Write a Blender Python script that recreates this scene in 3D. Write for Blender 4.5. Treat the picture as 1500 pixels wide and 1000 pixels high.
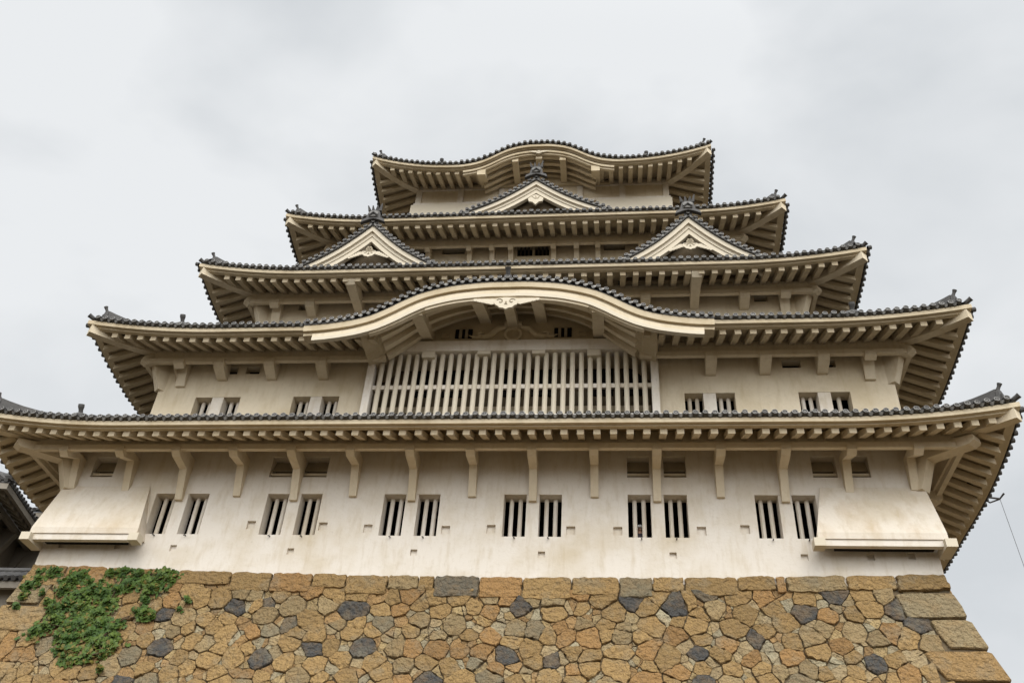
import bpy, math, random
from mathutils import Vector, Matrix
R = math.radians
random.seed(7)
sc = bpy.context.scene
for o in list(bpy.data.objects): bpy.data.objects.remove(o)
COL = sc.collection

# ------------------------------------------------------------------ camera
V = Vector
upc = V((120, -1685, 1360)).normalized()
xrc = -V((-12750, 190, 1360)); xrc = (xrc - upc * xrc.dot(upc)).normalized()
fwc = upc.cross(xrc)
if fwc[2] < 0: fwc = -fwc
# rows of world axes in camera space (x right, y down, z forward)
camx = V((xrc[0], fwc[0], upc[0])); camy = V((xrc[1], fwc[1], upc[1])); camz = V((xrc[2], fwc[2], upc[2]))
CAMLOC = V((4.198, -24.253, -11.395))
cam = bpy.data.objects.new('camera', bpy.data.cameras.new('camera'))
cam.data.sensor_width = 36; cam.data.lens = 36 * 1360 / 1500
cam.data.clip_end = 5000
M = Matrix((camx, -camy, -camz)).transposed().to_4x4(); M.translation = CAMLOC
cam.matrix_world = M
COL.objects.link(cam); sc.camera = cam

# ------------------------------------------------------------------ sky, sun, exposure
w = bpy.data.worlds.new('World'); sc.world = w; w.use_nodes = True
nt = w.node_tree; nt.nodes.clear()
def wn(t, **k):
    n = nt.nodes.new(t)
    for a, b in k.items(): setattr(n, a, b)
    return n
out = wn('ShaderNodeOutputWorld')
sky = wn('ShaderNodeTexSky', sky_type='NISHITA', sun_disc=False, sun_elevation=R(58), sun_rotation=R(155))
bg1 = wn('ShaderNodeBackground'); bg1.inputs['Strength'].default_value = 0.08
nt.links.new(sky.outputs[0], bg1.inputs[0])
tc = wn('ShaderNodeTexCoord')
mp = wn('ShaderNodeMapping'); mp.inputs['Scale'].default_value = (1.0, 1.0, 1.7); mp.inputs['Location'].default_value = (.35, .1, .2)
nt.links.new(tc.outputs['Generated'], mp.inputs[0])
nz = wn('ShaderNodeTexNoise'); nz.inputs['Scale'].default_value = 2.3; nz.inputs['Detail'].default_value = 5; nz.inputs['Roughness'].default_value = .5; nz.inputs['Distortion'].default_value = .25
nt.links.new(mp.outputs[0], nz.inputs['Vector'])
rp = wn('ShaderNodeValToRGB')
rp.color_ramp.elements[0].position = .39; rp.color_ramp.elements[0].color = (.69, .72, .745, 1)
rp.color_ramp.elements[1].position = .60; rp.color_ramp.elements[1].color = (.88, .90, .915, 1)
nt.links.new(nz.outputs['Fac'], rp.inputs[0])
# overcast: brighter overhead and towards the hidden sun in the south
dt = wn('ShaderNodeVectorMath', operation='DOT_PRODUCT'); dt.inputs[1].default_value = V((.12, -.62, .76)).normalized()
nt.links.new(tc.outputs['Generated'], dt.inputs[0])
mr = wn('ShaderNodeMapRange'); mr.interpolation_type = 'SMOOTHSTEP'
for k, v in (('From Min', .30), ('From Max', 1.0), ('To Min', 1.0), ('To Max', 3.6)): mr.inputs[k].default_value = v
nt.links.new(dt.outputs['Value'], mr.inputs[0])
dt2 = wn('ShaderNodeVectorMath', operation='DOT_PRODUCT'); dt2.inputs[1].default_value = V((0, -1, -.25)).normalized()
nt.links.new(tc.outputs['Generated'], dt2.inputs[0])
mr2 = wn('ShaderNodeMapRange'); mr2.interpolation_type = 'SMOOTHSTEP'
for k, v in (('From Min', .25), ('From Max', .95), ('To Min', 1.0), ('To Max', 1.35)): mr2.inputs[k].default_value = v
nt.links.new(dt2.outputs['Value'], mr2.inputs[0])
mm = wn('ShaderNodeMath', operation='MULTIPLY'); nt.links.new(mr.outputs[0], mm.inputs[0]); nt.links.new(mr2.outputs[0], mm.inputs[1])
bg2 = wn('ShaderNodeBackground')
nt.links.new(rp.outputs[0], bg2.inputs[0]); nt.links.new(mm.outputs[0], bg2.inputs[1])
mx = wn('ShaderNodeMixShader'); mx.inputs[0].default_value = .93
nt.links.new(bg1.outputs[0], mx.inputs[1]); nt.links.new(bg2.outputs[0], mx.inputs[2]); nt.links.new(mx.outputs[0], out.inputs[0])
sun = bpy.data.objects.new('sun', bpy.data.lights.new('sun', 'SUN'))
sun.data.energy = 1.5; sun.data.angle = R(40); sun.data.color = (1, .95, .88)
sun.rotation_euler = V((-.25, .72, -.80)).to_track_quat('-Z', 'Y').to_euler()
COL.objects.link(sun)
sc.view_settings.view_transform = 'Standard'; sc.view_settings.look = 'None'
sc.view_settings.exposure = 0.0; sc.view_settings.gamma = 1

# ------------------------------------------------------------------ materials
def mat(name, col, rough=.85, noise=None, stain=None, bump=None, attr=None, spec=.3):
    m = bpy.data.materials.new(name); m.use_nodes = True
    n = m.node_tree.nodes; l = m.node_tree.links; b = n['Principled BSDF']
    b.inputs['Roughness'].default_value = rough
    b.inputs['Specular IOR Level'].default_value = spec
    geo = n.new('ShaderNodeNewGeometry')
    src = None
    if attr:
        a = n.new('ShaderNodeVertexColor'); a.layer_name = attr; src = a.outputs[0]
    else:
        rgb = n.new('ShaderNodeRGB'); rgb.outputs[0].default_value = (*col, 1); src = rgb.outputs[0]
    def layer(src, scale, detail, p0, p1, c2, fac, vs=(1, 1, 1), mode='MIX'):
        mpn = n.new('ShaderNodeMapping'); mpn.inputs['Scale'].default_value = vs
        l.new(geo.outputs['Position'], mpn.inputs[0])
        t = n.new('ShaderNodeTexNoise'); t.inputs['Scale'].default_value = scale; t.inputs['Detail'].default_value = detail; t.inputs['Roughness'].default_value = .6
        l.new(mpn.outputs[0], t.inputs['Vector'])
        r = n.new('ShaderNodeMapRange'); r.inputs['From Min'].default_value = p0; r.inputs['From Max'].default_value = p1
        r.inputs['To Max'].default_value = fac; l.new(t.outputs['Fac'], r.inputs[0])
        x = n.new('ShaderNodeMix'); x.data_type = 'RGBA'; x.blend_type = mode
        l.new(r.outputs[0], x.inputs[0]); l.new(src, x.inputs[6]); x.inputs[7].default_value = (*c2, 1)
        return x.outputs[2]
    for a in (noise or []): src = layer(src, *a)
    l.new(src, b.inputs['Base Color'])
    if bump:
        t = n.new('ShaderNodeTexNoise'); t.inputs['Scale'].default_value = bump[0]; t.inputs['Detail'].default_value = 6
        l.new(geo.outputs['Position'], t.inputs['Vector'])
        bp = n.new('ShaderNodeBump'); bp.inputs['Strength'].default_value = bump[1]; bp.inputs['Distance'].default_value = bump[2]
        l.new(t.outputs['Fac'], bp.inputs['Height']); l.new(bp.outputs[0], b.inputs['Normal'])
    return m
PL_LAYERS = [(.55, 5, .46, .72, (.46, .36, .21), .55), (3.0, 5, .51, .75, (.42, .32, .18), .40, (1.6, 1.6, .35)), (14, 4, .58, .78, (.38, .30, .20), .12, (1, 1, .12)), (9, 4, .55, .8, (.40, .33, .23), .3)]
plaster = mat('wall_plaster', (.665, .605, .525), .9, PL_LAYERS, bump=(14, .25, .02))
bayplaster = mat('stained_bay_plaster', (.655, .585, .49), .9, PL_LAYERS+[(1.1, 5, .50, .68, (.44, .30, .15), .32, (1, 1, .5))], bump=(14, .25, .02))
upper = mat('weathered_wall_plaster', (.63, .54, .40), .9, PL_LAYERS, bump=(14, .25, .02))
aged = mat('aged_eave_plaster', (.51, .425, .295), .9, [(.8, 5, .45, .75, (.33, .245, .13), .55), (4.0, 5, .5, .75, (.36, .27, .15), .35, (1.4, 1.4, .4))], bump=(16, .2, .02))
fresh = mat('white_lime_plaster', (.58, .51, .395), .85, [(5, 4, .5, .8, (.5, .43, .32), .35)])
unlitplaster = mat('unlit_brown_plaster', (.13, .098, .06), .95, [(2, 5, .4, .7, (.12, .09, .055), .6)])  # shade of the lattice and gable recesses is put into this base colour
soot = mat('dark_stained_plaster', (.36, .30, .21), .95, [(2, 5, .4, .7, (.2, .16, .11), .5)])
tile = mat('roof_tile', (.066, .062, .058), .65, [(3, 4, .4, .7, (.11, .103, .095), .6), (14, 3, .5, .75, (.03, .03, .03), .5)])
rim = mat('tile_rim', (.20, .19, .175), .65, [(1.6, 3, .35, .65, (.07, .066, .06), .85), (7, 3, .45, .7, (.26, .25, .23), .6)])
joint = mat('tile_joint_plaster', (.60, .57, .52), .9, [(7, 4, .45, .7, (.25, .24, .22), .7)])
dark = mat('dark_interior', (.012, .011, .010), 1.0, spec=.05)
oldwood = mat('weathered_wood', (.09, .072, .052), .9, [(6, 5, .4, .7, (.04, .033, .026), .7, (1, 1, .15))])
stonem = mat('wall_stone', (.4, .3, .18), .9, [(2.2, 6, .45, .7, (.32, .19, .07), .35), (6, 8, .50, .72, (.17, .11, .055), .55), (26, 6, .52, .68, (.08, .06, .04), .5), (1.7, 6, .52, .7, (.215, .185, .125), .5)], bump=(8, 1.0, .2), attr='tint')
earth = mat('wall_core_earth', (.13, .095, .055), 1, [(8, 5, .4, .7, (.05, .04, .03), .7)])
metal = mat('dark_metal', (.05, .045, .04), .5)
wirem = mat('cable', (.16, .16, .17), .6)
shadeplaster = mat('neighbour_shade_plaster', (.24, .21, .17), .9, [(1.5, 5, .4, .7, (.16, .14, .11), .7)])  # base colour darkened to carry the shade on the neighbouring buildings
gravel = mat('gravel', (.10, .075, .042), 1, [(.4, 6, .4, .7, (.085, .066, .042), .6), (60, 3, .4, .7, (.06, .05, .035), .5)], bump=(80, .5, .02))
def leafmat():
    m = mat('ivy_leaf', (.042, .085, .009), .6, [(2.0, 3, .42, .62, (.085, .125, .014), .8), (13, 2, .48, .66, (.012, .034, .007), .75)])
    return m
leafm = leafmat()
oldleaf = mat('yellowing_leaf', (.13, .11, .018), .6, [(9, 3, .42, .66, (.10, .055, .015), .7)])
stemm = mat('ivy_stem', (.07, .045, .025), .9)
skin = mat('skin', (.50, .30, .21), .6); cloth = mat('jacket', (.06, .05, .06), .9); capm = mat('white_cap', (.7, .7, .7), .9)

# ------------------------------------------------------------------ mesh helpers
class MB:
    def __init__(s): s.v = []; s.f = []; s.m = []; s.c = None
    def add(s, pts): 
        i = len(s.v); s.v += [tuple(p) for p in pts]; return i
    def face(s, idx, m=0): s.f.append(tuple(idx)); s.m.append(m)
    def quad(s, a, b, c, d, m=0):
        i = s.add((a, b, c, d)); s.face((i, i+1, i+2, i+3), m)
    def hexa(s, p, m=0):                      # p: 4 bottom ring, 4 top ring
        i = s.add(p)
        for q in ((0,3,2,1), (4,5,6,7), (0,1,5,4), (1,2,6,5), (2,3,7,6), (3,0,4,7)): s.face([i+k for k in q], m)
    def box(s, x0, x1, y0, y1, z0, z1, m=0):
        s.hexa(((x0,y0,z0),(x1,y0,z0),(x1,y1,z0),(x0,y1,z0),(x0,y0,z1),(x1,y0,z1),(x1,y1,z1),(x0,y1,z1)), m)
    def loft(s, rings, m=0, closed=True, cap=True):
        n = len(rings[0]); ids = [s.add(r) for r in rings]
        for a, b in zip(ids, ids[1:]):
            for k in range(n if closed else n-1):
                k2 = (k+1) % n; s.face((a+k, a+k2, b+k2, b+k), m)
        if cap and closed:
            s.face([ids[0]+k for k in range(n)][::-1], m); s.face([ids[-1]+k for k in range(n)], m)
    def prism(s, poly, d, m=0):               # poly of 3D points extruded by vector d
        d = V(d); s.loft([poly, [V(p)+d for p in poly]], m)
    def tube(s, pts, r, n=8, m=0, cap=True):
        pts = [V(p) for p in pts]; rings = []
        for i, p in enumerate(pts):
            t = (pts[min(i+1, len(pts)-1)] - pts[max(i-1, 0)]).normalized()
            a = t.cross(V((0, 0, 1)) if abs(t.z) < .9 else V((0, 1, 0))).normalized(); b = t.cross(a)
            rr = r[i] if isinstance(r, (list, tuple)) else r
            rings.append([p + a*math.cos(2*math.pi*k/n)*rr + b*math.sin(2*math.pi*k/n)*rr for k in range(n)])
        s.loft(rings, m, True, cap)
    def build(s, name, mats, parent=None, smooth=False, label=None):
        me = bpy.data.meshes.new(name); me.from_pydata(s.v, [], s.f)
        if not isinstance(mats, (list, tuple)): mats = [mats]
        for k in mats: me.materials.append(k)
        if len(mats) > 1: me.polygons.foreach_set('material_index', s.m)
        if s.c:
            a = me.color_attributes.new('tint', 'FLOAT_COLOR', 'POINT')
            a.data.foreach_set('color', [x for c in s.c for x in (*c, 1)])
        if smooth: me.polygons.foreach_set('use_smooth', [True]*len(s.f))
        me.update()
        o = bpy.data.objects.new(name, me); COL.objects.link(o)
        if parent: o.parent = parent
        if label: o['label'] = label
        return o
def fixn(o):
    import bmesh
    b = bmesh.new(); b.from_mesh(o.data); bmesh.ops.recalc_face_normals(b, faces=b.faces); b.to_mesh(o.data); b.free(); return o
def tag(o, label, cat, group=None, kind=None):
    if label: o['label'] = label
    if cat: o['category'] = cat
    if group: o['group'] = group
    if kind: o['kind'] = kind
    return o
def empty(name, loc=(0,0,0)):
    o = bpy.data.objects.new(name, None); o.location = loc; COL.objects.link(o); return o

# ------------------------------------------------------------------ ground
g = MB(); g.box(-2500, 2500, -2500, 2500, -13.6, -13.0)
tag(g.build('ground', gravel), None, None, kind='structure')

# ------------------------------------------------------------------ the keep
keep = empty('castle_keep', (0, 0, 0))
keep.empty_display_size = .1
tag(keep, 'great white plastered castle keep with five tiled roofs standing on the stone wall', 'castle')
XC = .87

class Tier: pass
def tier(xl, xr, yf, yb, zw, zt, o, U, nxt, c=4.8, m=.5, side_drop=0):
    t = Tier(); t.__dict__.update(xl=xl, xr=xr, yf=yf, yb=yb, zw=zw, zt=zt, o=o, U=U, nxt=nxt, c=c, m=m, side_drop=side_drop); return t
T = {
 1: tier(-13.0, 13.0, 0.0, 20.0, 0.0, 3.60, 2.3, .46, (-11.4, 13.15, .5, 19.5), side_drop=.30),
 2: tier(-11.4, 13.15, .5, 19.5, 4.7, 7.77, 2.1, .47, (-9.4, 11.2, 2.45, 17.5)),
 3: tier(-9.4, 11.2, 2.45, 17.5, 8.9, 12.20, 2.1, .50, (-7.55, 9.25, 4.4, 15.6), c=4.6),
 4: tier(-7.55, 9.25, 4.4, 15.6, 13.2, 16.98, 2.1, .50, (-5.33, 7.07, 6.5, 13.6), c=4.0),
 5: tier(-5.33, 7.07, 6.5, 13.6, 18.2, 22.98, 1.95, .86, None, c=4.0),
}
def sdef(t, side):
    xl, xr, yf, yb, o = t.xl, t.xr, t.yf, t.yb, t.o
    if side == 'f': return (xr-xl)+2*o, lambda s, q, z: (xl-o+s, yf-o+q, z)
    if side == 'b': return (xr-xl)+2*o, lambda s, q, z: (xl-o+s, yb+o-q, z)
    if side == 'r': return (yb-yf)+2*o, lambda s, q, z: (xr+o-q, yf-o+s, z)
    if side == 'l': return (yb-yf)+2*o, lambda s, q, z: (xl-o+q, yf-o+s, z)
KB = [(0, 1.30), (.5, 1.29), (.9, 1.22), (1.3, 1.10), (1.7, .90), (2.1, .62), (2.5, .36), (2.9, .17), (3.3, .06), (3.7, .0)]
def interp(tab, d):
    d = abs(d)
    if d >= tab[-1][0]: return tab[-1][1]
    for i in range(len(tab)-1):
        (a, za), (b, zb) = tab[i], tab[i+1]
        if a <= d <= b:
            # Catmull-Rom through the table
            p0 = tab[i-1][1] if i > 0 else tab[1][1]; p3 = tab[min(i+2, len(tab)-1)][1]
            u = (d-a)/(b-a)
            return .5*((2*za) + (-p0+zb)*u + (2*p0-5*za+4*zb-p3)*u*u + (-p0+3*za-3*zb+p3)*u**3)
def kbump(t, side, s):
    if t is not T[5] or side != 'f': return 0
    return interp(KB, t.xl-t.o+s-XC)
def up(t, side, s, L):
    U = t.U; base = t.zt
    if side in 'rl' and t.side_drop: base -= t.side_drop; U += t.side_drop
    e = max(0, abs(s-L/2)-(L/2-t.c))/t.c
    return base + U*e*e
def fade(q): return max(0, 1-q/3.2)
def zz(t, side, s, q, L, slope=0):             # eave line + slope inwards
    b = up(t, side, s, L); z0 = t.zt
    base = z0 + (b-z0)*fade(q); kb = kbump(t, side, s)
    if kb <= 0: return base + slope*q
    a, c = base+kb, base+slope*q
    return max(a, c)
def slist(t, side, a, b, L):
    n = max(2, int((b-a)/.45)); S = [a+(b-a)*i/n for i in range(n+1)]
    if t is T[5] and side == 'f':
        S = sorted(set([round(x, 3) for x in S] + [round(XC-(t.xl-t.o)+d*.2, 3) for d in range(-19, 20)])); S = [x for x in S if a <= x <= b]
    return S
def eave_board(mb, t, side, q0, q1, h0, h1, segs=None, m=0, flat=False):
    L, P = sdef(t, side)
    for (a, b) in (segs or [(0, L)]):
        S = slist(t, side, a, b, L); rings = []
        for s in S:
            def at(q, h):
                s2 = s
                if a == 0: s2 = max(s2, q) if s == a else s2
                if s == S[-1] and b >= L-1e-6: s2 = L-q
                if s == S[0] and a <= 1e-6: s2 = q
                s2 = min(max(s2, q), L-q)
                zb = t.zt if flat else zz(t, side, s2, q, L)
                return P(s2, q, zb+h)
            rings.append([at(q0, h0), at(q1, h0), at(q1, h1), at(q0, h1)])
        mb.loft(rings, m)
rafter_pool = []          # (size key, MB)
def make_roof(k, fsegs=None, tile_segs=None, raft_skip=None, pitch=.272, rp=.47, beam=True, hd=1.2):
    t = T[k]; Lf, Pf = sdef(t, 'f')
    sl = MB(); fa = MB(); ti = MB(); bes = []
    for side in 'frlb':
        L, P = sdef(t, side)
        segs = fsegs if (side == 'f' and fsegs) else [(0, L)]
        if t.nxt:
            n = t.nxt
            Q = {'f': t.o + n[2]-t.yf, 'b': t.o + t.yb-n[3], 'r': t.o + t.xr-n[1], 'l': t.o + n[0]-t.xl}[side] + .15
        else: Q = (t.yb-t.yf)/2 + t.o
        for (a, b) in segs:
            S = slist(t, side, a, b, L)
            # top deck
            qs = [.02, .6, 1.3, 2.0, Q] if Q > 2.2 else [.02, .6, 1.3, Q]
            rows = []
            for q in qs:
                row = []
                for s in S:
                    s2 = min(max(s, q if a <= 1e-6 else 0), L-q if b >= L-1e-6 else L)
                    row.append(P(s2, q, zz(t, side, s2, q, L, t.m)+.12))
                rows.append(row)
            sl.loft(rows, 1, closed=False)
            # soffit
            qs = [.15, .7, 1.3, t.o+.12]; rows = []
            for q in qs:
                row = []
                for s in S:
                    s2 = min(max(s, q if a <= 1e-6 else 0), L-q if b >= L-1e-6 else L)
                    z = zz(t, side, s2, q, L, .45) if kbump(t, side, s2) > 0 else zz(t, side, s2, q, L) + .45*q
                    row.append(P(s2, q, z-.175))
                rows.append(row)
            sl.loft(rows, 0, closed=False)
            # gable-end closing where the eave is cut
        eave_board(fa, t, side, 0, .13, -.15, 0, segs)
        eave_board(fa, t, side, .125, .27, -.195, -.02, segs)
        if side != 'b' and beam:
            if side == 'f' and fsegs: bs = fsegs
            else: bs = [(0, L)]
            for sg in bs:
                be = MB(); eave_board(be, t, side, hd, hd+.15, -.235, -.05, [sg], flat=True)
                eave_board(be, t, side, hd+.12, hd+.22, -.08, .40, [sg], flat=True); bes.append(be)
        # tiles
        if side == 'b': continue
        ts = tile_segs if (side == 'f' and tile_segs) else [(0, L)]
        nrow = int(L/pitch); off = (L-nrow*pitch)/2
        def surf(s, q): return V(P(s, q, zz(t, side, s, q, L, t.m)+.09))
        ss = [off+i*pitch for i in range(nrow+1)]
        ss = [s for s in ss if .1 < s < L-.1 and any(a <= s <= b for a, b in ts)]
        jit = random.Random(k*10+ord(side))
        for s in ss:
            qe = min(Q, max(.35, s), max(.35, L-s))
            inw = (V(P(s, 1, 0))-V(P(s, 0, 0))); al = (V(P(s+1, 0, 0))-V(P(s, 0, 0)))
            r = .082*jit.uniform(.94, 1.06)
            ov = .09 if side == 'f' else .17
            c0 = surf(s, -ov+jit.uniform(-.02, .012))+V((0, 0, .055+jit.uniform(-.014, .012)))
            nose = (inw*-1+V((0, 0, .24))).normalized()
            upv = (V((0, 0, 1))+inw*.24).normalized()
            # cover tile barrel
            qq = [-.06, .5*qe, qe] if qe > .6 else [-.06, qe]
            rings = []
            for q in qq:
                c = surf(s, max(q, -.06))+V((0, 0, .055))
                rings.append([c + al*math.cos(a_)*r + upv*math.sin(a_)*r for a_ in [math.pi*j/5 for j in range(6)]])
            ti.loft(rings, 0, closed=False)
            # round end disc: body, bright rim, sunk boss
            N = 10
            def ring(rad, d): return [c0 + nose*d + al*math.cos(2*math.pi*j/N)*rad + upv*math.sin(2*math.pi*j/N)*rad for j in range(N)]
            i0 = [ti.add(ring(rr, dd)) for rr, dd in ((r, -.10), (r, .03), (r*.70, .034), (r*.66, .018), (r*.35, .018), (r*.28, .03))]
            for n_, (a_, b_) in enumerate(zip(i0, i0[1:])):
                for j in range(N): ti.face((a_+j, a_+(j+1) % N, b_+(j+1) % N, b_+j), 1 if n_ in (1, 4) else 0)
            ti.face([i0[-1]+j for j in range(N)], 1)
        for s, s2 in zip(ss, ss[1:]):
            if s2-s > pitch*1.5: continue
            inw = (V(P(s, 1, 0))-V(P(s, 0, 0))); lo = []; hi = []
            for j in range(6):
                u = j/5; sj = s+.05+(s2-s-.10)*u
                p = surf(sj, -.045 if side == 'f' else -.12); sag = math.sin(math.pi*u)
                lo.append(p+V((0, 0, -.005-.085*sag))); hi.append(p+V((0, 0, .02-.02*sag))-inw*.05)
            rr_ = [[a_, b_, b_+inw*.3+V((0, 0, .1)), a_+inw*.3+V((0, 0, .1))] for a_, b_ in zip(lo, hi)]
            i_ = [ti.add(x) for x in rr_]
            for a_, b_ in zip(i_, i_[1:]):
                ti.face((a_, b_, b_+1, a_+1), 1); ti.face((a_+1, b_+1, b_+2, a_+2), 0); ti.face((a_+3, b_+3, b_, a_), 0)
            # white mortar tucked between neighbouring discs
            pm = surf((s+s2)/2, .10); al = (V(P(s+1, 0, 0))-V(P(s, 0, 0)))
            ti.hexa([pm+al*x_+inw*y_+V((0, 0, z_)) for z_ in (0, .085) for x_, y_ in ((-.045, 0), (.045, 0), (.045, .1), (-.045, .1))], 2)
        # rafters
        nr = int((L-1.0)/rp); o0 = (L-nr*rp)/2
        for i in range(nr+1):
            s = o0+i*rp
            if side == 'f' and fsegs and not any(a+.15 < s < b-.15 for a, b in fsegs): continue
            if raft_skip and side == 'f' and raft_skip(P(s, 0, 0)[0]): continue
            qe = min(hd+.1 if beam else t.o+.02, s-.12, L-s-.12)
            if qe < .6: continue
            pts = []
            for q, hb, ht in ((.265, -.37, -.175), (qe, -.37+.45*(qe-.265), -.175+.45*(qe-.265))):
                z = zz(t, side, s, q, L)
                pts += [P(s-.10, q, z+hb), P(s+.10, q, z+hb), P(s+.10, q, z+ht), P(s-.10, q, z+ht)]
            mb = MB(); mb.hexa(pts)
            rafter_pool.append((k, side, mb))
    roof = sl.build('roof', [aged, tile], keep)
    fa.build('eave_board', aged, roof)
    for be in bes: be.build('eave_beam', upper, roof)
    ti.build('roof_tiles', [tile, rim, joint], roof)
    # corners
    for cx, sx in (('r', 1), ('l', -1)):
        L = sdef(t, 'f')[0]
        ex = (t.xr+t.o) if sx > 0 else (t.xl-t.o); ey = t.yf-t.o
        def D(q, h, side_off=0.):                # point q inwards along the mitre
            z = t.zt + t.U*max(0, (t.c-q)/t.c)**2*fade(q)
            return V((ex - sx*q, ey+q, z+h)) + V((sx, 1, 0)).normalized()*side_off
        hr = MB(); qs = [.10, .45, .9, 1.4, t.o+.05]
        hr.loft([[D(q, .40*q+a_, b_) for a_, b_ in ((-.53, -.15), (-.53, .15), (-.22, .15), (-.22, -.15))] for q in qs])
        hr.build('hip_rafter', upper, roof)
        rd = MB(); Qm = max(1.9, (Q if not t.nxt else t.o+(t.nxt[2]-t.yf)))
        qs = [.34, .5, .8, 1.2, 1.7, Qm]
        lift = lambda q: .17*max(0, 1-(q-.34)/1.2)**2
        rd.loft([[D(q, t.m*q+.10, -.17), D(q, t.m*q+.10, .17), D(q, t.m*q+.36+lift(q), .14), D(q, t.m*q+.44+lift(q), 0), D(q, t.m*q+.36+lift(q), -.14)] for q in qs])
        # round ridge-end tiles at the very tip
        tip = D(-.02, .17); dirv = V((sx, -1, .5)).normalized()
        rd.tube([tip-dirv*.4, tip-dirv*.05, tip+dirv*.03], [.075, .075, .085], 8)
        rd.build('hip_ridge', tile, roof)
        on = MB()                                 # demon tile shield and upturned pole tile
        bse = D(.33, .20); nrm = V((sx, -1, 0)).normalized(); tan = V((sx, 1, 0)).normalized()
        sh = [(-.22, 0), (.22, 0), (.25, .12), (.17, .22), (.15, .40), (.06, .48), (-.06, .48), (-.15, .40), (-.17, .22), (-.25, .12)]
        on.prism([bse+tan*a+V((0, 0, b)) for a, b in sh], nrm*.09)
        on.prism([bse+nrm*.09+tan*a+V((0, 0, b)) for a, b in [(-.1, .1), (.1, .1), (.1, .3), (-.1, .3)]], nrm*.05)
        pb = bse+V((0, 0, .40))-nrm*.25
        on.tube([pb, pb+nrm*.25+V((0, 0, .07)), pb+nrm*.33+V((0, 0, .20)), pb+nrm*.38+V((0, 0, .29))], [.06, .065, .05, .075], 8)
        on.build('ridge_end_tile', [tile, rim], roof)
    return roof
def finial(roof, p):
    f = MB(); p = V(p)+V((0, 0, .22))
    f.tube([p+V((-.3, 0, -.05)), p+V((-.15, 0, .12)), p+V((0, 0, .16)), p+V((.15, 0, .12)), p+V((.3, 0, -.05))], .13, 8)
    f.tube([p+V((0, .1, .1)), p+V((0, -.05, .35)), p+V((0, -.10, .45)), p+V((0, -.13, .52))], [.07, .07, .10, .095], 8)
    f.build('ridge_end_tile', tile, roof)

GAP = 4.25
s0 = XC-(T[2].xl-T[2].o); L2 = sdef(T[2], 'f')[0]
roof1 = make_roof(1)
roof2 = make_roof(2, hd=1.5, fsegs=[(0, s0-GAP), (s0+GAP, L2)], tile_segs=[(0, s0-6.45), (s0+6.45, L2)])
roof3 = make_roof(3, hd=1.5)
roof4 = make_roof(4, hd=1.5)
roof5 = make_roof(5, beam=False, raft_skip=lambda x: abs(x-XC) < 2.75, rp=.46)
for x in (-10.55,): finial(roof2, (x, -.9, 8.15))
finial(roof2, (11.9, -.9, 8.15)); finial(roof1, (-12.6, -1.3, 4.1)); 
finial(roof5, (-3.9, 5.0, 23.1)); finial(roof5, (6.0, 5.0, 23.1))
# rafters: the hundred largest as parts of their own, the others as one
roofs = {1: roof1, 2: roof2, 3: roof3, 4: roof4, 5: roof5}
order = sorted(rafter_pool, key=lambda r: ({'f': 0, 'r': 1, 'l': 2}[r[1]], r[0]))
front = order[:100]; rest = order[100:]
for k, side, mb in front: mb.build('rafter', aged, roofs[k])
allr = MB()
for k, side, mb in rest:
    i = len(allr.v); allr.v += mb.v; allr.f += [tuple(a+i for a in f) for f in mb.f]; allr.m += mb.m
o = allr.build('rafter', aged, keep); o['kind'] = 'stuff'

# ------------------------------------------------------------------ walls with openings
def wall_front(name, x0, x1, z0, z1, Y, holes, thick=.5, mats=(plaster, dark), parent=keep, sides=None):
    mb = MB(); xs = sorted(set([x0, x1]+[h[i] for h in holes for i in (0, 1)])); zs = sorted(set([z0, z1]+[h[i] for h in holes for i in (2, 3)]))
    xs = [x for x in xs if x0 <= x <= x1]; zs = [z for z in zs if z0 <= z <= z1]
    # vertices shared on a grid
    ids = {}
    def vid(x, y, z):
        k = (x, y, z)
        if k not in ids: ids[k] = mb.add([k])
        return ids[k]
    for xa, xb in zip(xs, xs[1:]):
        for za, zb in zip(zs, zs[1:]):
            cx, cz = (xa+xb)/2, (za+zb)/2
            if any(h[0] < cx < h[1] and h[2] < cz < h[3] for h in holes): continue
            mb.face((vid(xa, Y, za), vid(xb, Y, za), vid(xb, Y, zb), vid(xa, Y, zb)))
    for h in holes:
        d = h[4]; back = h[5] if len(h) > 5 else 1
        a, b, c, e = h[:4]
        mb.quad((a, Y, c), (a, Y+d, c), (a, Y+d, e), (a, Y, e)); mb.quad((b, Y, c), (b, Y, e), (b, Y+d, e), (b, Y+d, c))
        mb.quad((a, Y, e), (a, Y+d, e), (b, Y+d, e), (b, Y, e)); mb.quad((a, Y, c), (b, Y, c), (b, Y+d, c), (a, Y+d, c))
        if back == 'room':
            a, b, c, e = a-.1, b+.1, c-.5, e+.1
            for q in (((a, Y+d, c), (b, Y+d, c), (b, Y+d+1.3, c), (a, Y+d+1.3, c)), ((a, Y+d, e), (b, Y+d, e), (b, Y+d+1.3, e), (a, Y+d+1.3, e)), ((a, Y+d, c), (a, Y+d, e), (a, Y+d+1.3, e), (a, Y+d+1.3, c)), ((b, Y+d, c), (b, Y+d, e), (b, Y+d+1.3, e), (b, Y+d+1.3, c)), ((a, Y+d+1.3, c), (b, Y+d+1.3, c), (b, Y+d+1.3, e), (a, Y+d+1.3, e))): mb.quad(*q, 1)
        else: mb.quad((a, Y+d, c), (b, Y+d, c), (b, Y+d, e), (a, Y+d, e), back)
    return mb, mats
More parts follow.
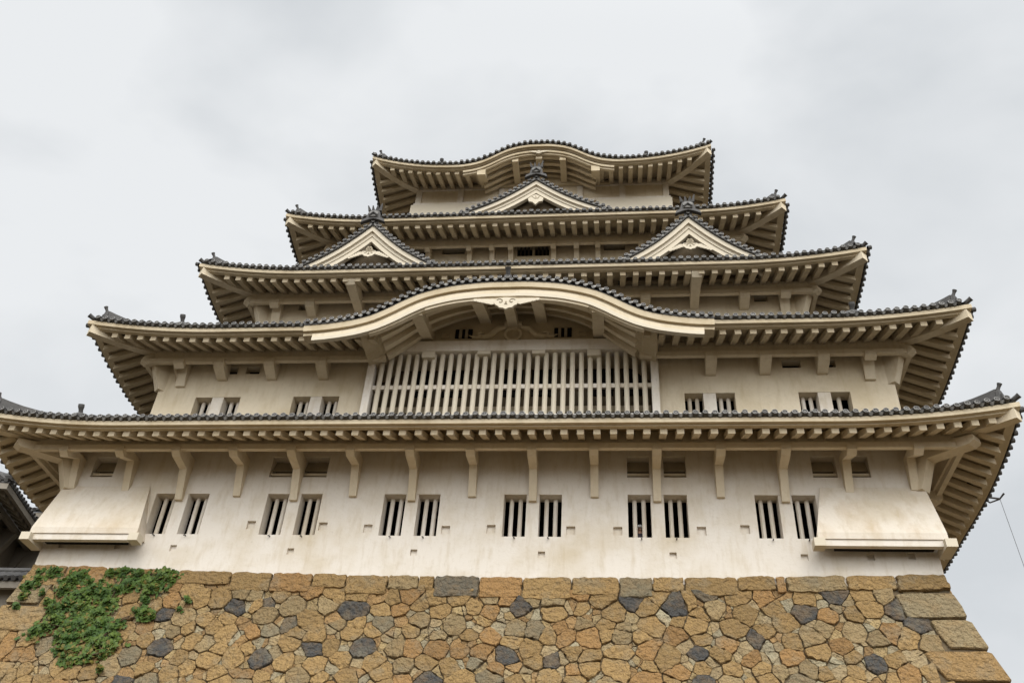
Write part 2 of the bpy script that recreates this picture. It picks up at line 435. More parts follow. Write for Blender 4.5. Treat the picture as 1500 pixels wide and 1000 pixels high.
def finish_wall(mb, t, mats, z1, name='storey_wall'):
    mats = [upper if (t is not T[1] and k is plaster) else k for k in mats]
    mats = list(mats)+[unlitplaster]
    # side and back walls of the storey
    for x in (t.xl, t.xr): mb.quad((x, t.yf, t.zw), (x, t.yb, t.zw), (x, t.yb, z1), (x, t.yf, z1))
    mb.quad((t.xl, t.yb, t.zw), (t.xr, t.yb, t.zw), (t.xr, t.yb, z1), (t.xl, t.yb, z1))
    mb.quad((t.xl, t.yf, z1), (t.xr, t.yf, z1), (t.xr, t.yb, z1), (t.xl, t.yb, z1), 1)
    return mb.build(name, mats, keep)
G = 1.825
# --- first storey
holes = []; W1 = []; LOOP = []
for c in (-5, -3, -1, 1, 3, 5):
    x = c*G + (.06 if c == -5 else 0); W1.append(x); holes.append((x-.86, x+.86, 1.06, 2.44, .46, 'room'))
for x, z in ((-6.63, 1.24), (-4.41, 1.21), (-3.03, 1.15), (-.7, 1.12), (.64, 1.16), (2.96, 1.13), (4.31, 1.12), (6.68, 1.14), (7.9, 1.2)):
    holes.append((x-.13, x+.13, z, z+.27, .10, 0)); LOOP.append((x, z))
for x, z in ((-12.38, .58), (-10.61, .56), (-8.85, .5), (-5.23, .43), (-1.56, .43), (2.14, .40), (5.84, .41), (9.42, .39), (11.19, .42), (12.27, .46)):
    holes.append((x-.10, x+.10, z, z+.2, .09, 0))
RAN = [(-12.35, -11.6), (-6.45, -5.72), (-5.42, -4.62), (4.62, 5.28), (5.70, 6.36), (10.02, 10.72), (11.08, 11.66)]
for a, b in RAN: holes.append((a, b, 3.03, 3.76, .42))
mb, mt = wall_front('w', -13, 13, -.34, 4.4, 0.0, holes)
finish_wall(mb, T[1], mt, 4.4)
def barred_window(x, z0, z1, Y, halfw, pier, nb=2, depth=.46, name='window', spouts=True, bars=None):
    fr = MB()
    fr.box(x-pier, x+pier, Y+.012, Y+depth-.01, z0+.002, z1-.002)         # the plastered pier between the two openings
    w_ = fr.build(name, plaster, keep)
    for sgn in (-1, 1):
        a, b = x+sgn*pier, x+sgn*halfw
        n_ = nb if not bars else bars[0 if sgn < 0 else 1]
        for i in range(n_):
            bx = a+(b-a)*(.30+.40*i if n_ == 2 else .5)
            br = MB(); r = .068
            br.loft([[(bx+r*math.cos(math.pi*(j+.5)/4), Y+.34+r*math.sin(math.pi*(j+.5)/4), z) for j in range(8)] for z in (z0+.003, z1-.003)])
            br.build('window_bar', plaster, w_)
        if spouts:
            sp = MB(); sx = a+(b-a)*.45
            sp.tube([(sx, Y+.05, z0-.05), (sx, Y-.08, z0-.065), (sx-.01, Y-.12, z0-.09)], .019, 6); sp.build('drain_spout', metal, w_)
    return w_
for x in W1: barred_window(x, 1.06, 2.44, 0.0, .86, .19)
for a, b in RAN:                                                     # high shuttered vents, their boards tilted
    sh = MB()
    sh.hexa([(a+.01, .16, 3.36), (b-.01, .16, 3.36), (b-.01, .20, 3.33), (a+.01, .20, 3.33), (a+.01, .34, 3.755), (b-.01, .34, 3.755), (b-.01, .38, 3.72), (a+.01, .38, 3.72)])
    rl = MB(); rl.box(a+.005, b-.005, .09, .17, 3.13, 3.22); rl.build('vent_rail', upper, keep)
    sh.build('vent_shutter', soot, keep)

# brackets
def bracket(x, t, zb, tail, style, wd=.165, hd=None, back=.02, outq=None):
    hd = hd or (1.2 if t is T[1] else 1.5)
    Y = t.yf; q = t.o-hd; z0 = t.zt-.27
    p = MB()
    yo = -(q+.06) if outq is None else -(t.o-outq)
    if style == 'strut':
        k = 1.0
        prof = [(back, tail), (-.10, tail), (-.36, tail+.92), (min(-.37, yo+.18), z0-.16), (yo, z0-.05), (yo, z0+.10), (yo*.55, z0+.30), (back, z0+.30)]
    else:
        prof = [(back, zb-.02), (-.12, zb-.02), (yo+.1, z0-.16), (yo, z0-.03), (yo, z0+.12), (yo*.5, z0+.30), (back, z0+.30)]
    def w2(y): return wd*(1+.18*min(1, abs(y)/1.1))
    rings = [[(x-w2(y), Y+y, z) for y, z in prof], [(x+w2(y), Y+y, z) for y, z in prof]]
    p.loft(rings)
    return p.build('bracket', upper, keep)
for i in range(-7, 8): bracket(i*G, T[1], 0, 2.56 if abs(i) > 6 else 2.48 if abs(i) > 5 else 2.18 if i % 2 else 2.32, 'strut', wd=.112)
for x, st in ((-10.64, 's'), (-9.2, 'a'), (-7.42, 'a'), (-5.6, 'a'), (7.42, 'a'), (9.15, 'a'), (10.97, 'a'), (12.42, 's')):
    bracket(x, T[2], 7.16, 6.88, 'strut' if st == 's' else 'arm')
for x, st in ((-8.82, 's'), (-7.39, 'a'), (-5.5, 'L'), (-3.7, 'a'), (-1.85, 'a'), (3.65, 'a'), (5.5, 'a'), (7.31, 'L'), (9.13, 'a'), (10.6, 's')):
    if st == 'L': bracket(x, T[3], 11.74, 0, 'arm', wd=.15, outq=.28)
    else: bracket(x, T[3], 11.66, 11.3, 'strut' if st == 's' else 'arm')
for x in (-5.45, -3.64, -1.83, -.84, -.03, 1.81, 2.79, 3.70, 5.51, 7.3): bracket(x, T[4], 16.6, 15.95, 'strut', wd=.10)
# diagonal corner braces
def corner_brace(t, sx, tail, wide=.14):
    cx = t.xr if sx > 0 else t.xl
    d = V((sx, -1, 0)); n = V((sx, 1, 0)).normalized()*wide
    ex_ = 0 if t is T[1] else .2
    b = V((cx, t.yf, 0)); z0 = t.zt-.22; q = t.o-(1.2 if t is T[1] else 1.5)
    prof = [(-.1, tail), (.06, tail), (.32, tail+.85), (max(.34, q+.1-ex_), z0-.06), (q+.22-ex_, z0+.02), (q+.22-ex_, z0+.18), (.4, z0+.42), (-.1, z0+.42)]
    p = MB(); p.loft([[b+d*y+n*s_+V((0, 0, z)) for y, z in prof] for s_ in (-1, 1)])
    p.build('corner_brace', upper, keep)
corner_brace(T[1], 1, 2.55, .2); corner_brace(T[1], -1, 2.55, .2)
for k, tl in ((2, 6.75), (3, 11.2), (4, 16.0)): corner_brace(T[k], 1, tl); corner_brace(T[k], -1, tl)
# side brackets and struts that show under the right and left eaves
for k, ys, tl in ((1, (1.8, 3.65, 5.5), 2.6), (2, (2.3, 4.1), 6.9), (3, (4.3, 6.1), 11.4)):
    t = T[k]
    for sx in (1, -1):
        for y in ys:
            cx = t.xr if sx > 0 else t.xl; z0 = t.zt-.27; q = t.o-(1.2 if t is T[1] else 1.5)
            prof = [(0, tl), (.10, tl), (.34, tl+.8), (q-.1, z0-.14), (q+.06, z0-.05), (q+.06, z0+.1), (.6, z0+.3), (0, z0+.3)]
            p = MB(); p.loft([[(cx+sx*(a-.02), y+s_*.18, z) for a, z in prof] for s_ in (-1, 1)]); p.build('bracket', upper, keep)

# stone-dropping bays at the two corners
def stone_drop(a0, a1, b0, b1, end_l, end_r):
    y1 = -.64
    p = MB(); zt_, zb_, zd = 2.68, .93, .74
    A = [(a0, .01, zt_), (a1, .01, zt_), (b1, y1, zb_), (b0, y1, zb_)]
    # flared panel with thickness
    p.loft([[(a0, -.02, zt_), (b0, y1, zb_), (b0, y1, zd), (b0, y1+.14, zd), (b0, y1+.14, zb_-.05), (a0, .02, zt_-.25)],
            [(a1, -.02, zt_), (b1, y1, zb_), (b1, y1, zd), (b1, y1+.14, zd), (b1, y1+.14, zb_-.05), (a1, .02, zt_-.25)]])
    # cheeks
    for x0, x1, s_ in ((a0, b0, 1), (a1, b1, -1)):
        p.loft([[(x0+s_*.015, .02, zt_-.05), (x1+s_*.015, y1+.03, zb_), (x1+s_*.015, y1+.03, zd+.02), (x1+s_*.03, .02, zd+.02)], [(x0+s_*.12, .02, zt_-.05), (x1+s_*.12, y1+.03, zb_), (x1+s_*.12, y1+.03, zd+.02), (x1+s_*.12, .02, zd+.02)]])
    r = p.build('stone_drop_bay', bayplaster, keep)
    q = MB(); q.box(b0+.02, b1-.02, y1+.04, y1+.21, .55, .735); 
    q.build('sill_beam', plaster, r)
    for x, ln in ((b0, end_l), (b1, end_r)):
        e = MB(); e.box(x-.15, x+.15, y1-.15, y1+(.2 if ln < .04 else .62), .46, .70); e.build('beam_end', fresh, r)
    e = MB(); e.box(b0+.45, b1-.35, y1+.22, y1+.36, .545, .60); e.build('drop_slot', dark, r)
stone_drop(10.15, 13.06, 9.72, 13.12, 0.02, .05)
stone_drop(-13.06, -10.2, -13.12, -9.76, .05, .02)

# --- second storey
holes = []
W2 = [(-9.17, None), (-5.72, None), (7.33, None), (10.92, (2, 1))]
for x, b in W2: holes.append((x-.80, x+.80, 5.1, 6.46, .46, 'room'))
HI2 = [(-9.35, -8.75), (-8.45, -7.95), (9.75, 10.35), (11.0, 11.45)]
for a, b in HI2: holes.append((a, b, 7.44, 7.74, .3))
LX0, LX1 = -4.0, 5.70
holes.append((LX0, LX1, 4.9, 8.06, .75, 2))
mb, mt = wall_front('w', T[2].xl, T[2].xr, 4.7, 8.75, .5, holes)
finish_wall(mb, T[2], mt, 8.75)
for x, b in W2: barred_window(x, 5.1, 6.46, .5, .80, .2, spouts=False, bars=b)
lattice = empty('lattice_window', (0, 0, 0)); lattice.parent = keep; lattice.empty_display_size = .1
for a_ in (LX0-.02, LX1-.22):
    lat = MB(); lat.box(a_, a_+.24, .16, .49, 4.9, 8.0); lat.build('post', plaster, lattice)
NB = 31; x0, x1 = LX0+.22, LX1-.22
for i in range(NB):
    bx = x0+(x1-x0)*(i+.72)/(NB+.44)
    br = MB(); r = .086
    br.loft([[(bx+r*math.cos(math.pi*(j+.5)/4), .30+r*math.sin(math.pi*(j+.5)/4), z) for j in range(8)] for z in (4.9, 8.0)])
    br.build('lattice_bar', fresh, lattice)
ra = MB(); ra.box(x0, x1, .33, .43, 6.60, 6.76); ra.build('rail', plaster, lattice)
for i in range(9):
    a = x0+.12+i*(x1-x0)/9
    wd = MB(); wd.box(a, a+.82, 1.18, 1.245, 4.9, 6.15); wd.build('inner_window', dark, lattice)
    if i % 3 != 0: wd = MB(); wd.box(a, a+.7, 1.18, 1.245, 6.9, 8.0); wd.build('inner_window', dark, lattice)
ir = MB(); ir.box(x0, x1, 1.08, 1.18, 6.15, 6.4); ir.build('inner_rail', aged, lattice)
bl = MB(); bl.box(LX0-.05, LX1+.05, .08, .49, 8.01, 8.45); lint = bl.build('lintel', plaster, lattice)
for bx, h in ((x0+(x1-x0)*.195, .24), (x0+(x1-x0)*.40, .13), (x0+(x1-x0)*.60, .13), (x0+(x1-x0)*.80, .24)):
    c = MB(); c.box(bx-.22, bx+.22, .095, .40, 8.0-h, 8.005); c.build('lattice_block', fresh, lattice)

# --- curved gable over the lattice
KC = [(0, 9.30), (.6, 9.30), (1.2, 9.25), (1.8, 9.17), (2.4, 9.02), (2.9, 8.84), (3.4, 8.56), (3.9, 8.23), (4.4, 7.95), (5.0, 7.75), (5.8, 7.61), (6.6, 7.55)]
KX = .84; HWK = 6.55
def kz(d): return interp(KC, d)
def kn(d):
    e = .05; s_ = (kz(min(abs(d)+e, HWK))-kz(max(abs(d)-e, 0)))/(2*e if abs(d) > e else e)
    if d < 0: s_ = -s_
    return V((-s_, 0, 1)).normalized()
NS = 60
def kpts(lo=-HWK, hi=HWK, n=NS): return [lo+(hi-lo)*i/n for i in range(n+1)]
def kstrip(mb, y0, y1, h0, h1, m=0, lo=-HWK, hi=HWK, n=NS):
    rings = []
    for d in kpts(lo, hi, n):
        c = V((KX+d, 0, kz(d))); nn = kn(d)
        a, b = c+nn*h0, c+nn*h1
        rings.append([(a.x, y0, a.z), (a.x, y1, a.z), (b.x, y1, b.z), (b.x, y0, b.z)])
    mb.loft(rings, m)
YK = -1.92
RISE = .40
def lift_(d, y): return RISE*(y-YK)*max(0, 1-(abs(d)/4.6)**2)
def kshell(mb, y0, y1, h0, h1, m=0, lo=-HWK, hi=HWK, n=NS):
    rings = []
    for d in kpts(lo, hi, n):
        c = V((KX+d, 0, kz(d))); nn = kn(d)
        a, b = c+nn*h0, c+nn*h1; l0, l1 = lift_(d, y0), lift_(d, y1)
        rings.append([(a.x, y0, a.z+l0), (a.x, y1, a.z+l1), (b.x, y1, b.z+l1), (b.x, y0, b.z+l0)])
    mb.loft(rings, m)
sh = MB(); kshell(sh, YK+.2, 2.5, -.30, -.02, 0, -4.9, 4.9); kshell(sh, YK-.02, 2.5, -.015, .07, 1, -4.9, 4.9); kstrip(sh, YK-.02, YK+.45, -.005, .12, 1)
curved = sh.build('curved_gable', [aged, tile], keep)
fb = MB(); kstrip(fb, YK, YK+.16, -.24, -.005); kstrip(fb, YK+.10, YK+.5, -.36, -.22); fb.build('eave_board', aged, curved)
HB = 6.25
bb = MB()
um = MB(); kstrip(um, YK+.06, YK+.22, -.48, -.33, 0, -HB, HB); um.build('upper_moulding', upper, curved); kstrip(bb, YK+.03, YK+.20, -.615, -.485, 0, -HB, HB); lm = MB(); kstrip(lm, YK+.09, YK+.26, -.70, -.60, 0, -2.95, 2.95, 40); kstrip(lm, YK+.12, YK+.28, -.66, -.60, 0, -4.6, 4.6); lm.build('lower_moulding', upper, curved)
bb.build('bargeboard', fresh, curved)
rb = MB()
for y in (-1.25, -.70, -.15): kshell(rb, y, y+.2, -.50, -.27, 0, -4.35, 4.35)
rb.build('curved_rib', upper, curved)
kt = MB(); acc = []; d = 0; 
# even spacing along the curve
arc = [0.]; P_ = kpts(0, HWK, 400)
for a, b in zip(P_, P_[1:]): arc.append(arc[-1]+math.hypot(b-a, kz(b)-kz(a)))
def at_arc(sv):
    for i in range(400):
        if arc[i+1] >= sv: return P_[i]
    return P_[-1]
def front_tiles(mb, spots, y0, depth, r=.080):
    # spots: (point on the edge line, normal, tangent)
    N = 10
    for p, nn, tt in spots:
        c = p+nn*.145
        def ring(rad, y): return [V((c.x, y+.26*rad*math.sin(2*math.pi*j/N), c.z)) + tt*math.cos(2*math.pi*j/N)*rad + nn*math.sin(2*math.pi*j/N)*rad*.95 for j in range(N)]
        i0 = [mb.add(ring(rr, yy)) for rr, yy in ((r, y0+depth), (r, y0-.03), (r*.7, y0-.034), (r*.66, y0-.018), (r*.35, y0-.018), (r*.28, y0-.03))]
        for n_, (a_, b_) in enumerate(zip(i0, i0[1:])):
            for j in range(N): mb.face((a_+j, a_+(j+1) % N, b_+(j+1) % N, b_+j), 1 if n_ in (1, 4) else 0)
        mb.face([i0[-1]+j for j in range(N)], 1)
    for (p, nn, tt), (p2, nn2, tt2) in zip(spots, spots[1:]):
        if (p2-p).length > .45: continue
        lo = []; hi = []
        for j in range(6):
            u = .18+.64*j/5; q = p.lerp(p2, u); n_ = nn.lerp(nn2, u); sag = math.sin(math.pi*j/5)
            lo.append(q+n_*(.075-.08*sag)); hi.append(q+n_*(.11-.02*sag))
        ids = [mb.add([(a.x, y0, a.z), (b.x, y0, b.z), (b.x, y0+.25, b.z), (a.x, y0+.25, a.z)]) for a, b in zip(lo, hi)]
        for a_, b_ in zip(ids, ids[1:]):
            mb.face((a_, b_, b_+1, a_+1), 1); mb.face((a_+1, b_+1, b_+2, a_+2), 0); mb.face((a_+3, b_+3, b_, a_), 0)
        m_ = p.lerp(p2, .5)+nn*.16
        mb.box(m_.x-.05, m_.x+.05, y0+.12, y0+.2, m_.z-.03, m_.z+.06, 2)
spots = []
nt_ = int(arc[-1]/.272)
for i in range(-nt_, nt_+1):
    dd = at_arc(abs(i)*.272)*(1 if i >= 0 else -1); n_ = kn(dd)
    spots.append((V((KX+dd, 0, kz(dd))), n_, V((n_.z, 0, -n_.x))))
front_tiles(kt, spots, YK-.06, .42); kt.build('roof_tiles', [tile, rim, joint], curved)
rg = MB(); rg.tube([(KX, YK-.02, 9.5), (KX, 1, 9.55), (KX, 2.4, 9.6)], .14, 8); rg.tube([(KX, YK+.1, 9.52), (KX, YK-.06, 9.74), (KX, YK-.12, 9.84)], [.08, .075, .11], 8); rg.build('ridge_end_tile', tile, curved)
# purlin arms running out under the gable
for dx, ww in ((-2.95, .19), (-.98, .19), (.98, .19), (2.95, .19)):
    z = kz(dx)-.50; l_ = lift_(dx, .42)
    a = MB(); a.hexa([(KX+dx-ww, YK+.22, z-.22), (KX+dx+ww, YK+.22, z-.22), (KX+dx+ww, .42, z-.22+l_), (KX+dx-ww, .42, z-.22+l_), (KX+dx-ww, YK+.22, z+.2), (KX+dx+ww, YK+.22, z+.2), (KX+dx+ww, .42, z+.2+l_), (KX+dx-ww, .42, z+.2+l_)]); a.build('purlin_arm', upper, curved)
a = MB(); a.hexa([(KX-.17, YK+.4, 8.66), (KX+.17, YK+.4, 8.66), (KX+.17, .42, 9.2), (KX-.17, .42, 9.2), (KX-.17, YK+.4, 9.0), (KX+.17, YK+.4, 9.0), (KX+.17, .42, 9.5), (KX-.17, .42, 9.5)]); a.box(KX-.30, KX+.30, .12, .42, 9.20, 9.31); a.build('purlin_arm', upper, curved)
for sx in (-1, 1):
    a = MB(); x = KX+sx*4.62
    a.hexa([(x-.30, YK+.34, 7.62), (x+.30, YK+.34, 7.62), (x+.27, .48, 7.88), (x-.27, .48, 7.88), (x-.30, YK+.34, 7.95), (x+.30, YK+.34, 7.95), (x+.27, .48, 8.5), (x-.27, .48, 8.5)])
    a.build('corbel_beam', upper, curved)
# tympanum with its two small grilles, hole plates and the frog-leg strut in relief
ty = MB(); bot = 8.40
rings = [[(KX+d_, .36, min(bot, kz(d_)-.3)), (KX+d_, .46, min(bot, kz(d_)-.3)), (KX+d_, .46, kz(d_)-.2+lift_(d_, .36)), (KX+d_, .36, kz(d_)-.2+lift_(d_, .36))] for d_ in kpts(-4.6, 4.6, 46)]
ty.loft(rings); tym = ty.build('tympanum', aged, curved)
for sx in (-1, 1):
    q = MB(); x = KX+sx*1.72; q.box(x-.30, x+.30, .31, .355, 8.76, 9.14); gr = q.build('grille', dark, tym)
    for k in (-.11, .10):
        b = MB(); b.box(x+k-.05, x+k+.05, .27, .33, 8.74, 9.16); b.build('grille_bar', soot, gr)
    f = MB(); x = KX+sx*2.38
    for a_, b_, c_, d_ in ((-.15, .15, 8.78, 8.82), (-.15, .15, 8.98, 9.02), (-.15, -.11, 8.82, 8.98), (.11, .15, 8.82, 8.98)): f.box(x+a_, x+b_, .32, .358, c_, d_)
    f.build('hole_frame', aged, tym)
kr = MB()
ringpts = lambda r, z: [(KX+r*math.cos(2*math.pi*j/20), z+r*math.sin(2*math.pi*j/20)) for j in range(20)]
o_ = ringpts(.31, 8.88); i_ = ringpts(.23, 8.88)
for j in range(20):
    j2 = (j+1) % 20
    kr.hexa([(o_[j][0], .355, o_[j][1]), (o_[j2][0], .355, o_[j2][1]), (i_[j2][0], .355, i_[j2][1]), (i_[j][0], .355, i_[j][1]), (o_[j][0], .27, o_[j][1]), (o_[j2][0], .27, o_[j2][1]), (i_[j2][0], .27, i_[j2][1]), (i_[j][0], .27, i_[j][1])])
for sx in (-1, 1):
    leg = [(.28, 9.10), (.55, 9.02), (.68, 8.85), (.80, 8.72), (1.0, 8.66), (1.16, 8.70), (1.2, 8.80), (1.12, 8.88), (1.03, 8.84)]
    kr.tube([(KX+sx*a_, .33, z_+.12) for a_, z_ in leg], [.08, .12, .12, .11, .10, .09, .07, .06, .04], 7)
    kr.tube([(KX+sx*1.2, .33, 8.78), (KX+sx*1.4, .32, 8.80), (KX+sx*1.55, .33, 8.87)], [.06, .05, .02], 6)
kr.build('frog_leg_strut', upper, tym)

def scroll_pendant(name, xc, zc, Y, scale, parent, wings=True, matx=None, holes=True, droop=0):
    """hanging gable ornament: lobed shield with leafy scroll wings"""
    p = MB(); s_ = scale
    sh = [(0, .30), (.28, .27), (.44, .20), (.50, .06), (.44, -.08), (.34, -.14), (.26, -.24), (.12, -.26), (0, -.33), (-.12, -.26), (-.26, -.24), (-.34, -.14), (-.44, -.08), (-.50, .06), (-.44, .20), (-.28, .27)]
    p.prism([(xc+a*s_, Y, zc+b*s_) for a, b in sh], (0, .09, 0))
    if wings:
        rnd = random.Random(3)
        for sx in (-1, 1):
            for i in range(5):
                x = (.58+i*.17)*s_; r = (.19-.025*i)*s_
                p.prism([(xc+sx*(x+r*math.cos(2*math.pi*j/8)*1.15), Y+.012+.004*i, zc+(.09+.03*i-droop*(i+.6)*.45)*s_+r*.8*math.sin(2*math.pi*j/8)) for j in range(8)], (0, .05, 0))
    o = p.build(name, matx or fresh, parent)
    d = MB()
    for sx in (-1, 1):                                            # incised volutes
        cx, cz = xc+sx*.24*s_, zc+.08*s_
        pts = [(cx+sx*math.cos(a)*r_*s_, Y-.004, cz+math.sin(a)*r_*s_) for a, r_ in [(.5+i*.55, .15-.0125*i) for i in range(10)]]
        d.tube(pts, .018*s_/1.0+.004, 5)
    if holes: d.tube([(xc, Y-.006, zc+.06*s_), (xc, Y-.006, zc-.06*s_)], .035*s_, 6); d.tube([(xc-.06*s_, Y-.006, zc-.09*s_), (xc, Y-.006, zc-.03*s_), (xc+.06*s_, Y-.006, zc-.09*s_)], .02*s_, 5)
    d.build('incised_scroll', soot, o)
    return o
scroll_pendant('pendant_ornament', KX, 8.37, YK+.0, .80, curved)

# --- third and fourth storeys
holes = [(-8.05, -7.65, 12.05, 12.35, .3), (9.55, 10.05, 12.05, 12.35, .3)]
mb, mt = wall_front('w', T[3].xl, T[3].xr, 8.9, 13.05, 2.45, holes)
finish_wall(mb, T[3], mt, 13.05)
holes = [(.20, 1.60, 16.62, 17.36, .4), (-5.3, -3.85, 16.3, 17.3, .35), (-3.1, -2.1, 16.85, 17.2, .3), (5.75, 7.1, 16.3, 17.3, .35), (3.95, 4.85, 16.85, 17.2, .3)]
mb, mt = wall_front('w', T[4].xl, T[4].xr, 13.2, 17.85, 4.4, holes)
finish_wall(mb, T[4], mt, 17.85)
wf = MB(); wf.box(.86, .96, 4.5, 4.75, 16.62, 17.36); win = wf.build('window', aged, keep)
for bx in (.35, .52, .69, 1.12, 1.29, 1.46):
    b = MB(); b.box(bx-.035, bx+.035, 4.6, 4.68, 16.63, 17.35); b.build('window_bar', oldwood, win)

# --- top storey: framed plaster panels
mb, mt = wall_front('w', T[5].xl, T[5].xr, 18.2, 24.1, 6.5, [])
finish_wall(mb, T[5], mt, 24.1)
fr = MB()
for x in (-5.20, -1.05, -3.1, 2.8, 4.85, 6.94): fr.box(x-.14, x+.14, 6.43, 6.51, 22.35, 23.45)
fr.box(-5.36, 7.10, 6.405, 6.505, 23.30, 23.62)
fr.box(-5.40, 7.14, 6.38, 6.505, 22.20, 22.36)
fr.build('wall_framing', plaster, keep)
for a, b in ((-5.5, -1.5), (3.6, 7.2)):
    q = MB(); q.box(a, b, 6.33, 6.50, 21.0, 22.19); q.build('base_board', fresh, keep)
ty = MB()
S_ = [XC+d*.2 for d in range(-17, 18)]
ty.loft([[(x, 6.3, 23.3), (x, 6.42, 23.3), (x, 6.42, 23.0+max(.5, interp(KB, x-XC))), (x, 6.3, 23.0+max(.5, interp(KB, x-XC)))] for x in S_])
ty.build('tympanum', aged, roof5)
rb = MB()
for y in (4.95, 5.35, 5.75, 6.1):
    rings = []
    for d in [(-2.7+5.4*i/36) for i in range(37)]:
        z = T[5].zt+interp(KB, d)
        rings.append([(XC+d, y, z-.48), (XC+d, y+.16, z-.48), (XC+d, y+.16, z-.30), (XC+d, y, z-.30)])
    rb.loft(rings)
rb.build('curved_rib', aged, roof5)
bb = MB()
for y0, h0, h1 in ((4.70, -.40, -.27), (4.78, -.50, -.40)):
    bb.loft([[(XC+d, y0, T[5].zt+interp(KB, d)+h0), (XC+d, y0+.12, T[5].zt+interp(KB, d)+h0), (XC+d, y0+.12, T[5].zt+interp(KB, d)+h1), (XC+d, y0, T[5].zt+interp(KB, d)+h1)] for d in [-3.6+7.2*i/48 for i in range(49)]])
bb.build('bargeboard', aged, roof5)
for dx in (-1.15, 0, 1.15):
    z = T[5].zt+interp(KB, dx)-.5
    a = MB(); a.box(XC+dx-.15, XC+dx+.15, 4.86, 6.4, z-.2, z+.12); a.build('purlin_arm', aged, roof5)
for sx in (-1, 1):
    x = XC+sx*2.72; a = MB(); a.hexa([(x-.2, 4.75, 22.45), (x+.2, 4.75, 22.45), (x+.2, 6.45, 23.3), (x-.2, 6.45, 23.3), (x-.2, 4.75, 22.80), (x+.2, 4.75, 22.80), (x+.2, 6.45, 23.6), (x-.2, 6.45, 23.6)]); a.build('corbel_beam', aged, roof5)
scroll_pendant('pendant_ornament', XC, 23.86, 4.66, .36, roof5)

